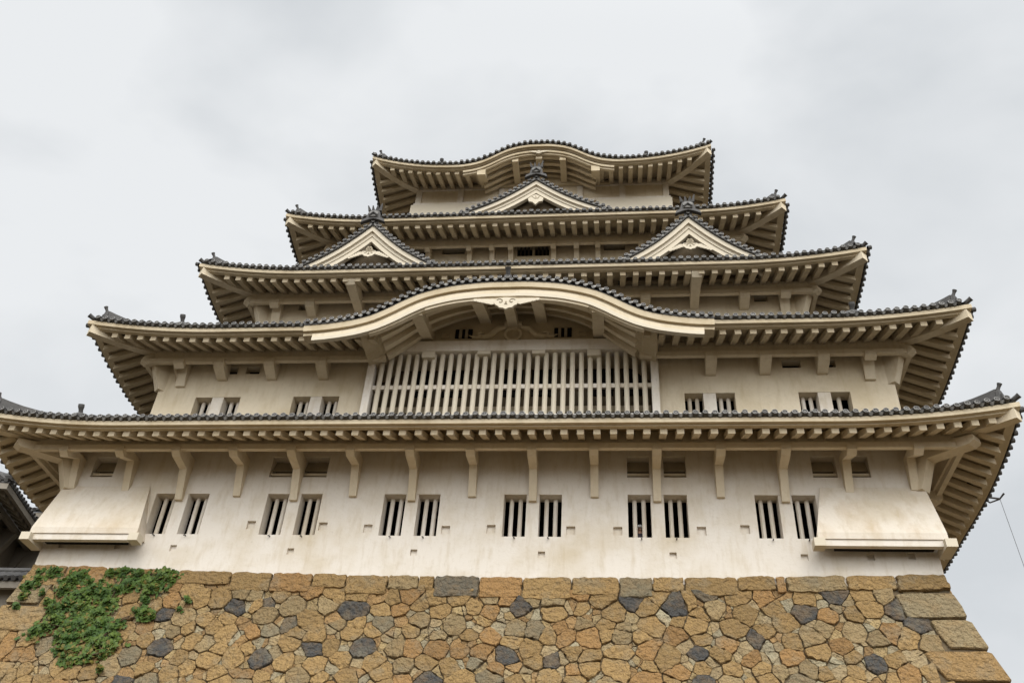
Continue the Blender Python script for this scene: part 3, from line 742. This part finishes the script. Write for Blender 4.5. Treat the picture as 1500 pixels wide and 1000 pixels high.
# ------------------------------------------------------------------ triangular gables
def gable(xc, yg, za, hw, zb, yback, orn):
    def gz(d):
        u = min(1.15, abs(d)/hw); return za-(za-zb)*(u+.09*math.sin(math.pi*min(u, 1)))
    def gn(d):
        e = .02; a = abs(d); s_ = (gz(a+e)-gz(max(a-e, 0)))/(2*e if a > e else a+e)
        return V((-s_*(1 if d >= 0 else -1), 0, 1)).normalized()
    def strip(mb, y0, y1, h0, h1, m=0, ext=1.06):
        rings = []
        for i in range(-16, 17):
            d = hw*ext*i/16; n = gn(d) if i else V((0, 0, 1)); k = 1 if i else 1/abs(gn(hw*.05).z)
            c = V((xc+d, 0, gz(d))); nz_ = abs(gn(d if i else hw*.03).z); a, b = c+V((0, 0, h0/nz_)), c+V((0, 0, h1/nz_))
            rings.append([(a.x, y0, a.z), (a.x, y1, a.z), (b.x, y1, b.z), (b.x, y0, b.z)])
        mb.loft(rings, m)
    body = MB(); strip(body, yg-.20, yback, .0, .10, 1, 1.12)
    # recessed tympanum down to the roof below
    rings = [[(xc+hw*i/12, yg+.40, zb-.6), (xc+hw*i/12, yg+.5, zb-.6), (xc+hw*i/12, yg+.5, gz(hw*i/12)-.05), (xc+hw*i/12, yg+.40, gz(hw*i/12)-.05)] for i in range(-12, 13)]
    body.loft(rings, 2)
    o = body.build('gable', [aged, tile, unlitplaster], keep)
    b = MB(); strip(b, yg-.12, yg+.04, -.19, -.01); b.build('eave_board', fresh, o)
    b = MB(); strip(b, yg-.02, yg+.14, -.32, -.185); strip(b, yg+.02, yg+.2, -.50, -.325); b.build('bargeboard', fresh, o)
    spots = []
    arc = 0; last = (0, gz(0)); nxt_ = 0; lst = []
    for i in range(400):
        d = hw*1.1*i/399; arc += math.hypot(d-last[0], gz(d)-last[1]); last = (d, gz(d))
        if arc >= nxt_: lst.append(d); nxt_ += .265
    for d in [-x for x in lst[:0:-1]]+lst:
        n = gn(d) if d else V((0, 0, 1)); spots.append((V((xc+d, 0, gz(d))), n, V((n.z, 0, -n.x))))
    tl = MB(); front_tiles(tl, spots, yg-.22, .9)
    for y in (yg+.5, yg+1.1, yg+1.7): pass
    tl.build('roof_tiles', [tile, rim, joint], o)
    rg = MB(); rg.loft([[(xc-.16, y, za+.02), (xc+.16, y, za+.02), (xc+.13, y, za+.36), (xc, y, za+.46), (xc-.13, y, za+.36)] for y in (yg-.2, yback)]); rg.build('ridge', tile, o)
    f = MB(); yy = yg-.34; z = za+.10
    sh = [(-.62, -.12), (-.40, -.02), (-.2, .06), (0, .10), (.2, .06), (.40, -.02), (.62, -.12), (.55, .06), (.36, .14), (.33, .34), (.26, .52), (.12, .60), (-.12, .60), (-.26, .52), (-.33, .34), (-.36, .14), (-.55, .06)]
    f.prism([(xc+a*.8, yy, z+b_*.95) for a, b_ in sh], (0, .16, 0))
    f.prism([(xc+a, yy-.05, z+b_) for a, b_ in ((-.17, .18), (.17, .18), (.19, .40), (.1, .48), (-.1, .48), (-.19, .40))], (0, .05, 0), 1)
    f.tube([(xc-.16, yy-.07, z+.22), (xc, yy-.09, z+.36), (xc+.16, yy-.07, z+.22)], .04, 6, 0)
    for a in (-.2, -.06, .08, .2):                                  # crest spikes
        h = .32 if a > .1 else .22
        f.loft([[(xc+a-.07, yy+.02, z+.56), (xc+a+.07, yy+.02, z+.56), (xc+a+.07, yy+.12, z+.56), (xc+a-.07, yy+.12, z+.56)], [(xc+a*1.4-.02, yy-.06, z+.56+h), (xc+a*1.4+.02, yy-.06, z+.56+h), (xc+a*1.4+.02, yy-.02, z+.56+h), (xc+a*1.4-.02, yy-.02, z+.56+h)]])
    f.build('ridge_end_tile', [tile, rim], o)
    if orn == 'big':
        p = scroll_pendant('pendant_ornament', xc, za-1.44, yg-.03, .60, o, True, droop=.26)
        q = MB(); N = 6
        for j in range(N+1):
            r_ = 0 if j == N else .085; a = 2*math.pi*j/N
            q.tube([(xc+r_*math.cos(a), yg-.05, za-1.22+r_*math.sin(a)), (xc+r_*math.cos(a), yg+.02, za-1.22+r_*math.sin(a))], .058, 8)
        q.build('boss', soot, o)
    else:
        p = MB(); s_ = .40
        p.prism([(xc+a*s_, yg-.01, za-1.08+b_*s_) for a, b_ in ((0, .75), (.35, .55), (.85, .12), (.72, -.35), (.35, -.42), (0, -.85), (-.35, -.42), (-.72, -.35), (-.85, .12), (-.35, .55))], (0, .1, 0))
        pd = p.build('pendant_ornament', fresh, o)
        q = MB()
        for a in (-.5, 0, .5): q.loft([[(xc+a*.1, yg-.024, za-1.06), (xc+a*.1+.05, yg-.024, za-1.06), (xc+a*.1+.05, yg-.01, za-1.06), (xc+a*.1, yg-.01, za-1.06)], [(xc+a*.34-.015, yg-.024, za-.90+(.06 if a == 0 else 0)), (xc+a*.34+.015, yg-.024, za-.90), (xc+a*.34+.015, yg-.01, za-.90), (xc+a*.34-.015, yg-.01, za-.90)]])
        q.build('incised_crest', soot, pd)
    return o
gable(-5.18, 1.10, 15.18, 2.45, 13.02, 4.5, 'big')
gable(7.22, 1.10, 15.15, 2.42, 12.95, 4.5, 'big')
gable(1.03, 3.10, 19.86, 2.80, 17.98, 6.6, 'small')

# ------------------------------------------------------------------ stone wall
def bat(z): z = -z; return .165*z+.0215*z*z
def stone_wall():
    rnd = random.Random(11); darkset = set()
    mb = MB(); mb.c = []
    def put(poly_uv, front, col, bulge, tilt=.10):
        """poly in (u, z); front maps (u, z, out) to 3D"""
        n = len(poly_uv); cu = sum(p[0] for p in poly_uv)/n; cz = sum(p[1] for p in poly_uv)/n
        tu, tz = rnd.uniform(-tilt, tilt), rnd.uniform(-tilt, tilt)
        layers = [(1.0, -.12), (.995, bulge*.4), (.96, bulge*.9), (.7, bulge)]
        ids = []
        for sc_, h in layers:
            ring = []
            for (u, z) in poly_uv:
                uu, z2 = cu+(u-cu)*sc_, cz+(z-cz)*sc_
                hh = h + ((uu-cu)*tu+(z2-cz)*tz if h > 0 else 0) + (rnd.uniform(-.006, .006) if h > 0 else 0)
                if h > 0: uu += rnd.uniform(-.008, .008); z2 += rnd.uniform(-.008, .008)
                ring.append(front(uu, z2, hh))
            ids.append(mb.add(ring)); mb.c += [col]*n
        c = mb.add([front(cu, cz, bulge+rnd.uniform(-.01, .012))]); mb.c.append(col)
        for a, b in zip(ids, ids[1:]):
            for k in range(n): mb.face((a+k, a+(k+1) % n, b+(k+1) % n, b+k))
        for k in range(n): mb.face((ids[-1]+k, ids[-1]+(k+1) % n, c))
    def rough(poly):                      # nick the corners, chip and bow the edges
        out = []; n = len(poly)
        for k in range(n):
            p, q, r_ = poly[k-1], poly[k], poly[(k+1) % n]
            a = rnd.uniform(.02, .10); b = rnd.uniform(.02, .10)
            out.append((q[0]+(p[0]-q[0])*a, q[1]+(p[1]-q[1])*a)); out.append((q[0]+(r_[0]-q[0])*b, q[1]+(r_[1]-q[1])*b))
            L_ = min(.03, math.hypot(q[0]-r_[0], q[1]-r_[1])*.065)
            for u in ((.3, .5, .72) if L_ > .02 else (.5,)):
                out.append((q[0]+(r_[0]-q[0])*u+rnd.uniform(-L_, L_), q[1]+(r_[1]-q[1])*u+rnd.uniform(-L_, L_)))
        return out
    def colour(u, z, wallk):
        v = rnd.random()
        if wallk == 'f':
            if (u, z) in darkset: return (.062, .060, .056)
            v = .07+v*.93 if z < -.58 else v
        elif v < .04: return (.062, .06, .056)
        if v < .66: b = (.365, .235, .095)
        elif v < .80: b = (.36, .205, .078)
        elif v < .96: b = (.33, .24, .12)
        elif v < .99: b = (.24, .20, .125)
        else: b = (.145, .125, .09)
        k = rnd.uniform(.62, .92); return tuple(x*k for x in b)
    def chip():
        k = rnd.uniform(.7, 1.05); return tuple(x*k for x in rnd.choice([(.38, .275, .13), (.36, .27, .145), (.36, .31, .20), (.31, .19, .08)]))
    def face(u0f, u1f, front, wallk, zlow):
        # cap course
        z = -.0; u = u0f(-.3)+.02; q0 = []
        while u < u1f(-.3)-.05:
            wd_ = rnd.uniform(.7, 1.7)
            if rnd.random() < .15: wd_ = rnd.uniform(.25, .45)
            h = rnd.choice((rnd.uniform(.36, .5), rnd.uniform(.48, .66), rnd.uniform(.56, .80))) if wd_ > .5 else .5
            if u+wd_ > u1f(-.3)-.5: wd_ = u1f(-.3)-u
            e0, e1 = u0f, u1f
            ed = rnd.uniform(-.06, .06)
            a = (u if u > u0f(-.3)+.1 else u0f(-h)); b = u+wd_ if u+wd_ < u1f(-.3)-.1 else u1f(-h)
            poly = [(a+.015, -h), ((a+b)/2+ed, -h-rnd.uniform(-.03, .05)), (b-.015, -h+rnd.uniform(0, .05)), (u+wd_-.012 if u+wd_ < u1f(-.3)-.1 else u1f(0), .0), ((a+b)/2, rnd.uniform(-.01, .035)), (u+.012 if u > u0f(-.3)+.1 else u0f(0), .0)]
            put(rough(poly), front, colour((a+b)/2, -.3, wallk), rnd.uniform(.08, .11), .012); q0.append((u, h)); u += wd_
        # quoins down both corners
        zq = -.54; quo = []
        i = 0
        while zq > zlow:
            h = rnd.uniform(.74, 1.02)
            for sgn, uf in ((-1, u0f), (1, u1f)):
                ln = 1.75 if (i+(sgn > 0)) % 2 else 1.1
                ln *= rnd.uniform(.82, 1.12)
                a0, a1 = uf(zq), uf(zq-h)
                poly = [(a1, zq-h+.035), (a0, zq-.035), (a0-sgn*ln, zq-.035+rnd.uniform(-.04, .04)), (a1-sgn*(ln+rnd.uniform(-.1, .1)), zq-h+.03)]
                if sgn < 0: poly = poly[::-1]
                n_ = []
                for k in range(4):
                    p, q = poly[k], poly[(k+1) % 4]
                    n_ += [(p[0]*.94+q[0]*.06, p[1]*.94+q[1]*.06), ((p[0]+q[0])/2, (p[1]+q[1])/2), (p[0]*.06+q[0]*.94, p[1]*.06+q[1]*.94)]
                put([(p_[0]+rnd.uniform(-.02, .02), p_[1]+rnd.uniform(-.018, .018)) for p_ in n_], front, rnd.choice([(.30, .20, .088), (.29, .21, .105), (.27, .205, .11), (.29, .18, .072), (.25, .195, .11)]), .07 if wallk == 'f' else .03, .01)
                quo.append((sgn, zq, zq-h, ln))
            zq -= h; i += 1
        # rubble: power diagram of jittered sites
        sites = []; zc = -.66; row = 0
        U0, U1 = u0f(zlow), u1f(zlow)
        big = 0.62
        while zc > zlow:
            u = U0+rnd.uniform(0, big)
            while u < U1:
                s_ = (u+rnd.uniform(-.2, .2), zc+rnd.uniform(-.17, .17), rnd.uniform(-.03, .05))
                sites.append(s_); u += rnd.uniform(.46, .90)
            zc -= rnd.uniform(.38, .50); row += 1
        def inq(x, y): return any(zb_-.02 < y < za_+.02 and (x < u0f(y)+ln if sg < 0 else x > u1f(y)-ln) for sg, za_, zb_, ln in quo)
        sites = [q for q in sites if q[1] < -.52 and u0f(q[1])+.5 < q[0] < u1f(q[1])-.5 and not inq(q[0], q[1])]
        if wallk == 'f':
            for du, dz in DARK:
                n_ = min(sites, key=lambda q: (q[0]-du)**2+(q[1]-dz)**2); darkset.add((n_[0], n_[1]))
        def mkgrid(S):
            G_ = {}
            for i, s_ in enumerate(S): G_.setdefault((int(s_[0]//1), int(s_[1]//1)), []).append(i)
            return G_
        def cell(allS, grid, i):
            x, y, w_, k = allS[i]
            poly = [(x-1.0, y-.9), (x+1.0, y-.9), (x+1.0, y+.9), (x-1.0, y+.9)]
            gx, gy = int(x//1), int(y//1)
            for a in (-2, -1, 0, 1, 2):
                for b in (-2, -1, 0, 1, 2):
                    for j in grid.get((gx+a, gy+b), ()):
                        if j == i: continue
                        X, Y, W_, K = allS[j]
                        nx, ny = X-x, Y-y
                        if nx*nx+ny*ny > 4: continue
                        cst = (X*X+Y*Y-W_-(x*x+y*y-w_))/2
                        new = []
                        for e in range(len(poly)):
                            p, q = poly[e], poly[(e+1) % len(poly)]
                            fp, fq = nx*p[0]+ny*p[1]-cst, nx*q[0]+ny*q[1]-cst
                            if fp <= 0: new.append(p)
                            if (fp < 0 < fq) or (fq < 0 < fp):
                                t_ = fp/(fp-fq); new.append((p[0]+(q[0]-p[0])*t_, p[1]+(q[1]-p[1])*t_))
                        poly = new
                        if len(poly) < 3: return []
            return poly
        # small wedge stones packed where the large ones meet
        big = [q+(0,) for q in sites]; gb = mkgrid(big); small = []; seen = set()
        for i in range(len(big)):
            for p in cell(big, gb, i):
                key = (round(p[0], 1), round(p[1], 1))
                if key in seen: continue
                seen.add(key)
                if rnd.random() < .62:
                    for _ in range(rnd.choice((1, 1, 2, 3))):
                        small.append((p[0]+rnd.gauss(0, .07), p[1]+rnd.gauss(0, .06), rnd.uniform(-.072, -.045), 1))
        allS = big+small; grid = mkgrid(allS)
        for i, (x, y, w_, k) in enumerate(allS):
            poly = cell(allS, grid, i)
            if len(poly) < 3: continue
            # clip against the cap course and the quoins
            def clip(poly, nx, ny, c_):
                new = []
                for e in range(len(poly)):
                    p, q = poly[e], poly[(e+1) % len(poly)]; fp, fq = nx*p[0]+ny*p[1]-c_, nx*q[0]+ny*q[1]-c_
                    if fp <= 0: new.append(p)
                    if (fp < 0 < fq) or (fq < 0 < fp): t_ = fp/(fp-fq); new.append((p[0]+(q[0]-p[0])*t_, p[1]+(q[1]-p[1])*t_))
                return new
            poly = clip(poly, 0, 1, -.40)
            if len(poly) > 2: poly = clip(poly, -1, 0, -(u0f(y)+.7))
            if len(poly) > 2: poly = clip(poly, 1, 0, u1f(y)-.7)
            if len(poly) < 3: continue
            for sg, za_, zb_, ln in quo:
                if zb_ < y < za_:
                    if sg < 0: poly = clip(poly, -1, 0, -(u0f(y)+ln+.02))
                    else: poly = clip(poly, 1, 0, u1f(y)-ln-.02)
                    if len(poly) < 3: break
            if len(poly) < 3: continue
            n = len(poly); cu = sum(p[0] for p in poly)/n; cz = sum(p[1] for p in poly)/n
            ar = abs(sum(poly[e][0]*poly[(e+1) % n][1]-poly[(e+1) % n][0]*poly[e][1] for e in range(n)))/2
            if ar < .0035: continue
            # inset by a fixed joint width
            gp = rnd.uniform(.003, .013); sz = math.sqrt(ar)
            kf = max(.55, 1-2*gp/sz)
            poly = [(cu+(p[0]-cu)*kf, cz+(p[1]-cz)*kf) for p in poly]
            # drop nearly coincident corners
            pp = []
            for p in poly:
                if not pp or math.hypot(p[0]-pp[-1][0], p[1]-pp[-1][1]) > .035: pp.append(p)
            if len(pp) < 3: continue
            if k == 1 or ar < .09: put(rough(pp), front, chip(), rnd.uniform(-.01, .035))
            else: put(rough(pp), front, colour(x, y, wallk), rnd.uniform(.03, .075))
    zlow = -13.1
    def nrm(z): b = .165+.043*(-z); l = math.hypot(1, b); return 1/l, b/l     # outward, upward
    def Ff(u, z, h): a, b = nrm(min(z, 0)); zs = z-.25*max(0, 1-(u/13)**2)*max(0, 1+min(z, 0)/4); return (u, -bat(min(zs, 0))-h*a+.02, zs+h*b)
    def Fr(u, z, h): a, b = nrm(min(z, 0)); return (13.0+bat(min(z, 0))+h*a-.07, u, z+h*b)
    def Fl(u, z, h): a, b = nrm(min(z, 0)); return (-13.0-bat(min(z, 0))-h*a+.07, u, z+h*b)
    face(lambda z: -13.0-bat(min(z, 0)), lambda z: 13.0+bat(min(z, 0)), Ff, 'f', zlow)
    face(lambda z: .10-bat(min(z, 0)), lambda z: 12.0, Fr, 's', zlow)
    face(lambda z: .10-bat(min(z, 0)), lambda z: 12.0, Fl, 's', zlow)
    st = mb.build('stone_wall', stonem)
    tag(st, 'tall battered wall of tan and grey rubble stones with cut corner blocks under the white keep', 'stone wall')
    core = MB(); rings = []
    for i in range(28):
        z = -.006-i*.486; b = bat(z)-.06
        rings.append([(-13-b, -b, z), (13+b, -b, z), (13+b, 20+b, z), (-13-b, 20+b, z)])
    core.loft(rings); core.build('earth_core', earth, st)
    return st
DARK = []
for px in ((397,865),(340,891),(508,877),(631,899),(393,947),(460,937),(521,949),(615,992),(777,884),(916,877),(989,861),(732,944),(813,955),(1011,947),(1044,992),(1229,862),(1164,894),(1120,935),(1277,960),(1320,891),(1365,908),(253,902),(238,952),(179,986),(166,920)):
    # where the darker stones sit on the wall, read off the photograph and carried to wall coordinates
    r_ = (px[0]-750, px[1]-500, 1360); dw = V((xrc.dot(r_), fwc.dot(r_), upc.dot(r_)))
    Y = 0
    for _ in range(4):
        p = CAMLOC+dw*((Y-CAMLOC.y)/dw.y); Y = -bat(min(p.z, 0))
    DARK.append((p.x, p.z))
stone_wall()

# ------------------------------------------------------------------ ivy on the wall
def ivy():
    rnd = random.Random(5)
    blobs = [(330,250,45),(450,300,55),(400,345,45),(500,270,30),(520,385,50),(590,350,45),(650,380,45),(730,355,30),(690,260,45),(770,250,55),(800,320,50),(860,260,30),(920,310,60),(1000,270,65),(960,340,40),(1040,290,35),(420,440,45),(500,460,55),(330,470,35),(350,540,45),(290,580,35),(220,610,40),(430,580,55),(520,560,60),(610,500,55),(660,440,40),(620,560,45),(560,620,50),(690,590,40),(730,560,25),(600,680,60),(680,700,50),(540,760,45),(640,750,30),(410,660,45),(430,730,45),(440,790,30),(890,500,40),(920,515,30),(840,490,25),(240,330,16),(270,380,14),(300,430,18),(380,720,22),(400,770,20),(360,640,20),(250,250,18),(700,650,26),(470,640,26),(890,420,22),(900,380,20),(180,330,35),(150,400,25),(110,460,18),(240,290,30),(1150,420,18),(1100,480,12),(620,845,15),(560,310,18)]
    pts = []
    for bx, by, r in blobs:
        px = (bx*.24, 780+by*.24)
        r_ = (px[0]-750, px[1]-500, 1360); dw = V((xrc.dot(r_), fwc.dot(r_), upc.dot(r_))); Y = 0
        for _ in range(4):
            p = CAMLOC+dw*((Y-CAMLOC.y)/dw.y); Y = -bat(min(p.z, 0))
        pts.append((p.x, p.z, r*.24/48))
    mb = MB()
    def place(x, z, h): b = .165+.043*(-z); l = math.hypot(1, b); return V((x, -bat(min(z, 0))-h/l, z+h*b/l))
    for x, z, r in pts:
        for _ in range(int(900*r*r*1.8)+12):
            a = rnd.uniform(0, 6.28); rr = r*abs(rnd.gauss(0, .72))
            h = .06+rnd.random()*.20*max(.12, 1-rr/(r*1.2))
            c = place(x+rr*math.cos(a)*1.1, z+rr*math.sin(a), h)
            if c.z > -.12: continue
            s_ = rnd.uniform(.045, .10)
            n = V((rnd.gauss(0, .5), -1+rnd.gauss(0, .35), .45+rnd.gauss(0, .45))).normalized()
            t = n.cross(V((rnd.gauss(0, 1), 0, 1))).normalized(); bt = n.cross(t)
            lf = [(0, -1), (.75, -.55), (.55, 0), (.9, .55), (.25, .55), (0, 1.15), (-.25, .55), (-.9, .55), (-.55, 0), (-.75, -.55)]
            i = mb.add([c+t*p[0]*s_+bt*p[1]*s_+n*(-.25*s_*abs(p[0])) for p in lf]+[c+n*.1*s_])
            mi = 1 if rnd.random() < (.30 if z < -2.6 else .07) else 0
            for k in range(10): mb.face((i+k, i+(k+1) % 10, i+10), mi)
    root = empty('ivy', (-12.2, -.9, -3.0)); root.empty_display_size = .1
    tag(root, 'dark green ivy climbing over the left end of the stone wall', 'climbing plant')
    o = mb.build('leaves', [leafm, oldleaf]); o.parent = root; o.matrix_parent_inverse = Matrix.Translation(-V(root.location))
    for k in range(9):
        st = MB(); a = rnd.choice(pts[:36]); b = sorted(pts[:40], key=lambda p: (p[0]-a[0])**2+(p[1]-a[1])**2)[1:6]
        for q in b: st.tube([place(a[0]+(q[0]-a[0])*u, a[1]+(q[1]-a[1])*u, .10+.05*math.sin(6*u)) for u in (0, .25, .5, .75, 1)], .016, 5)
        s_ = st.build('stem', stemm); s_.parent = root; s_.matrix_parent_inverse = Matrix.Translation(-V(root.location))
ivy()

# ------------------------------------------------------------------ neighbouring tower and wall at the left
def neighbour():
    root = empty('side_tower', (-19.75, 6.0, 1.3)); root.rotation_euler = (0, 0, R(10)); root.empty_display_size = .1
    tag(root, 'dim grey plastered side tower with tiled eaves behind the left corner of the keep', 'tower')
    # local frame: origin at the near eave corner, x to the right, y into the depth
    def part(mb, name, mats, par=root):
        return mb.build(name, mats, par)
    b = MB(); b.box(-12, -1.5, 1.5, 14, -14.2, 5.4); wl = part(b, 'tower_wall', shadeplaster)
    zt = 5.0
    s = MB()
    s.hexa([(-12, .1, zt-.12), (-.1, .1, zt-.12), (-1.4, 1.6, zt+.5), (-12, 1.6, zt+.5), (-12, .1, zt), (-.02, .1, zt), (-4, 4, zt+2.4), (-12, 4, zt+2.4)], 0)
    s.hexa([(-.1, .1, zt-.12), (-.1, 14, zt-.12), (-1.4, 14, zt+.5), (-1.4, 1.6, zt+.5), (-.02, .1, zt+.005), (-.02, 14, zt+.005), (-4, 14, zt+2.4), (-4, 4, zt+2.4)], 0)
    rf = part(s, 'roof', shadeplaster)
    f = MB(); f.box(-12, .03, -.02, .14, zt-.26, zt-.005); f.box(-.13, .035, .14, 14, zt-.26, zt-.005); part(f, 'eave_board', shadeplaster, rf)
    t = MB()
    for i in range(50):
        y = .1+i*.27
        t.tube([(.10, y, zt+.09), (-.3, y, zt+.26), (-2.4, y, zt+1.45)], .09, 8)
        x = -.1-i*.27
        if i < 40: t.tube([(x, -.10, zt+.09), (x, .3, zt+.26), (x, 2.4, zt+1.5)], .09, 8)
    t.hexa([(-12, -.04, zt), (.06, -.04, zt), (-4, 4, zt+2.36), (-12, 4, zt+2.36), (-12, -.04, zt+.06), (.06, -.04, zt+.06), (-4, 4, zt+2.46), (-12, 4, zt+2.46)])
    t.hexa([(.06, -.04, zt), (.06, 14, zt), (-4, 14, zt+2.36), (-4, 4, zt+2.36), (.06, -.04, zt+.06), (.06, 14, zt+.06), (-4, 14, zt+2.46), (-4, 4, zt+2.46)])
    t.tube([(.2, -.2, zt+.2), (-.6, .6, zt+.55), (-3, 3, zt+2.1)], [.16, .2, .2], 8); part(t, 'roof_tiles', tile, rf)
    for i in range(22):
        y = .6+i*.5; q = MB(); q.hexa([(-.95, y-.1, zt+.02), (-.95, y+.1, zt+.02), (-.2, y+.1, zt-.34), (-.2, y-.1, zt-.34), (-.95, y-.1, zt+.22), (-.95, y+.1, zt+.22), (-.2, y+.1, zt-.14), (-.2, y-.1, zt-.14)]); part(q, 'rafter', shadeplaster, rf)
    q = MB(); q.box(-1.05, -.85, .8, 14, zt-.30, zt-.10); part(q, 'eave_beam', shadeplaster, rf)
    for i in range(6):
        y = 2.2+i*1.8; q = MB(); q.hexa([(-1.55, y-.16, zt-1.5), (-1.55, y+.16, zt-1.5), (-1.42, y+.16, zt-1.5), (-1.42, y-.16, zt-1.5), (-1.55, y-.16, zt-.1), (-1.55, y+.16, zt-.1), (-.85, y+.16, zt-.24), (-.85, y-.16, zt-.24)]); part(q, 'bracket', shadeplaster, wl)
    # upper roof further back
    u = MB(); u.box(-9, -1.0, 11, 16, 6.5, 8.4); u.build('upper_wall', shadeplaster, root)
    return root
neighbour()
def low_wall():
    root = empty('boundary_wall', (-17.0, 4.0, -13)); root.empty_display_size = .1
    tag(root, 'low plastered wall with a dark tile coping beyond the left edge of the stone wall', 'wall')
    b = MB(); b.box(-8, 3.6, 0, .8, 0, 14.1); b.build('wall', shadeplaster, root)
    t = MB()
    t.loft([[(-8, -.6, 14.05), (-8, .4, 14.65), (-8, 1.4, 14.05)], [(3.6, -.6, 14.05), (3.6, .4, 14.65), (3.6, 1.4, 14.05)]])
    for i in range(42): x = -7.9+i*.272; t.tube([(x, -.68, 14.1), (x, .4, 14.74)], .09, 8)
    t.tube([(-8, .4, 14.8), (3.6, .4, 14.8)], .16, 8)
    t.build('coping_tiles', [tile], root)
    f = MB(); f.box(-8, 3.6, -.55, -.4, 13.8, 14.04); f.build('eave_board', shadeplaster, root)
low_wall()
def gallery():
    root = empty('connecting_gallery', (-17.5, 10.0, -13)); root.empty_display_size = .1
    tag(root, 'plastered gallery with a dark tiled eave linking the side tower to the keep', 'building')
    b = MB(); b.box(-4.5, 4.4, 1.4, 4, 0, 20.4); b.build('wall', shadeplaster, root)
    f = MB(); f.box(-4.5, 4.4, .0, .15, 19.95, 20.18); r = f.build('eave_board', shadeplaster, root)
    t = MB(); t.loft([[(x, -.02, 20.19), (x, 2.6, 21.6), (x, 4.2, 20.6)] for x in (-4.5, 4.4)])
    for i in range(33): x = -4.4+i*.272; t.tube([(x, -.10, 20.28), (x, 2.6, 21.7)], .09, 8)
    t.tube([(-4.5, 2.6, 21.75), (4.4, 2.6, 21.75)], .2, 8)
    t.build('roof_tiles', tile, root)
gallery()

# ------------------------------------------------------------------ cables and the visitor in the window
def cable(pts, r, label):
    c = MB(); c.tube(pts, r, 6); tag(c.build('cable', wirem), label, 'cable')
cable([(15.75, 1.6, 3.25), (15.85, 1.58, .5), (15.78, 1.6, -3), (15.9, 1.6, -7), (15.95, 1.6, -13)], .009, 'thin dark cable hanging from the lowest right eave down past the stone wall')
hk = MB(); hk.tube([(14.7, 1.0, 3.45), (15.3, 1.5, 3.25), (15.75, 1.6, 3.25), (15.85, 1.45, 3.35)], .03, 6); hk.tube([(15.0, 1.5, 3.4), (15.5, 1.75, 3.2), (15.75, 1.62, 3.25)], .025, 6)
tag(hk.build('cable_hook', metal), 'small dark iron hook holding the cable at the lowest right eave', 'hook')
cable([(8.95, 7.9, 22.9), (9.55, 7.9, 21.0), (10.2, 7.9, 19.2), (11.1, 7.0, 17.5)], .012, 'thin lightning cable from the top right eave to the roof below')
cable([(-7.22, 7.2, 22.7), (-7.9, 7.2, 21.0), (-8.5, 6.8, 19.2), (-9.4, 6.0, 17.4)], .012, 'thin lightning cable from the top left eave to the roof below')

def visitor():
    vx = [(0, 0, -.55), (0, 0, -.25), (0, 0, -.06), (0, -.01, .03), (0, -.03, .12), (0, -.03, .22), (-.19, 0, -.10), (.19, 0, -.10), (-.25, -.04, -.36), (.25, -.04, -.36), (0, -.12, .11)]
    ed = [(0, 1), (1, 2), (2, 3), (3, 4), (4, 5), (2, 6), (2, 7), (6, 8), (7, 9), (4, 10)]
    rd = [.17, .18, .10, .055, .085, .07, .075, .075, .055, .055, .018]
    me = bpy.data.meshes.new('person'); me.from_pydata(vx, ed, [])
    o = bpy.data.objects.new('person', me); COL.objects.link(o)
    md = o.modifiers.new('skin', 'SKIN'); 
    me.skin_vertices.new() if not me.skin_vertices else None
    for i, r_ in enumerate(rd): me.skin_vertices[0].data[i].radius = (r_, r_)
    me.skin_vertices[0].data[0].use_root = True
    o.modifiers.new('sub', 'SUBSURF').levels = 2; o.modifiers['sub'].render_levels = 2
    dg = bpy.context.evaluated_depsgraph_get(); ev = o.evaluated_get(dg)
    m2 = bpy.data.meshes.new_from_object(ev); o.modifiers.clear(); o.data = m2
    m2.materials.clear(); m2.materials.append(skin); m2.materials.append(cloth)
    for p in m2.polygons: p.use_smooth = True; p.material_index = 1 if p.center.z < -.02 else 0
    o.location = (4.955, .62, 1.50); o.scale = (.9, .9, .9); 
    tag(o, 'visitor in a white cap and dark jacket looking out between the window bars', 'person')
    c = MB(); 
    c.loft([[(r_*math.cos(2*math.pi*j/12), -.03+r_*1.1*math.sin(2*math.pi*j/12), z) for j in range(12)] for r_, z in ((.098, .17), (.10, .22), (.085, .26), (.04, .285))])
    c.loft([[(.08, -.10, .175), (.05, -.19, .16), (-.05, -.19, .16), (-.08, -.10, .175)], [(.08, -.10, .19), (.05, -.19, .17), (-.05, -.19, .17), (-.08, -.10, .19)]])
    c.build('cap', capm, o)
    e = MB()
    for sx in (-1, 1): e.tube([(sx*.032, -.108, .135), (sx*.032, -.116, .135)], .011, 6)
    e.tube([(-.025, -.098, .065), (0, -.106, .062), (.025, -.098, .065)], .006, 5)
    e.build('face_features', cloth, o)
visitor()
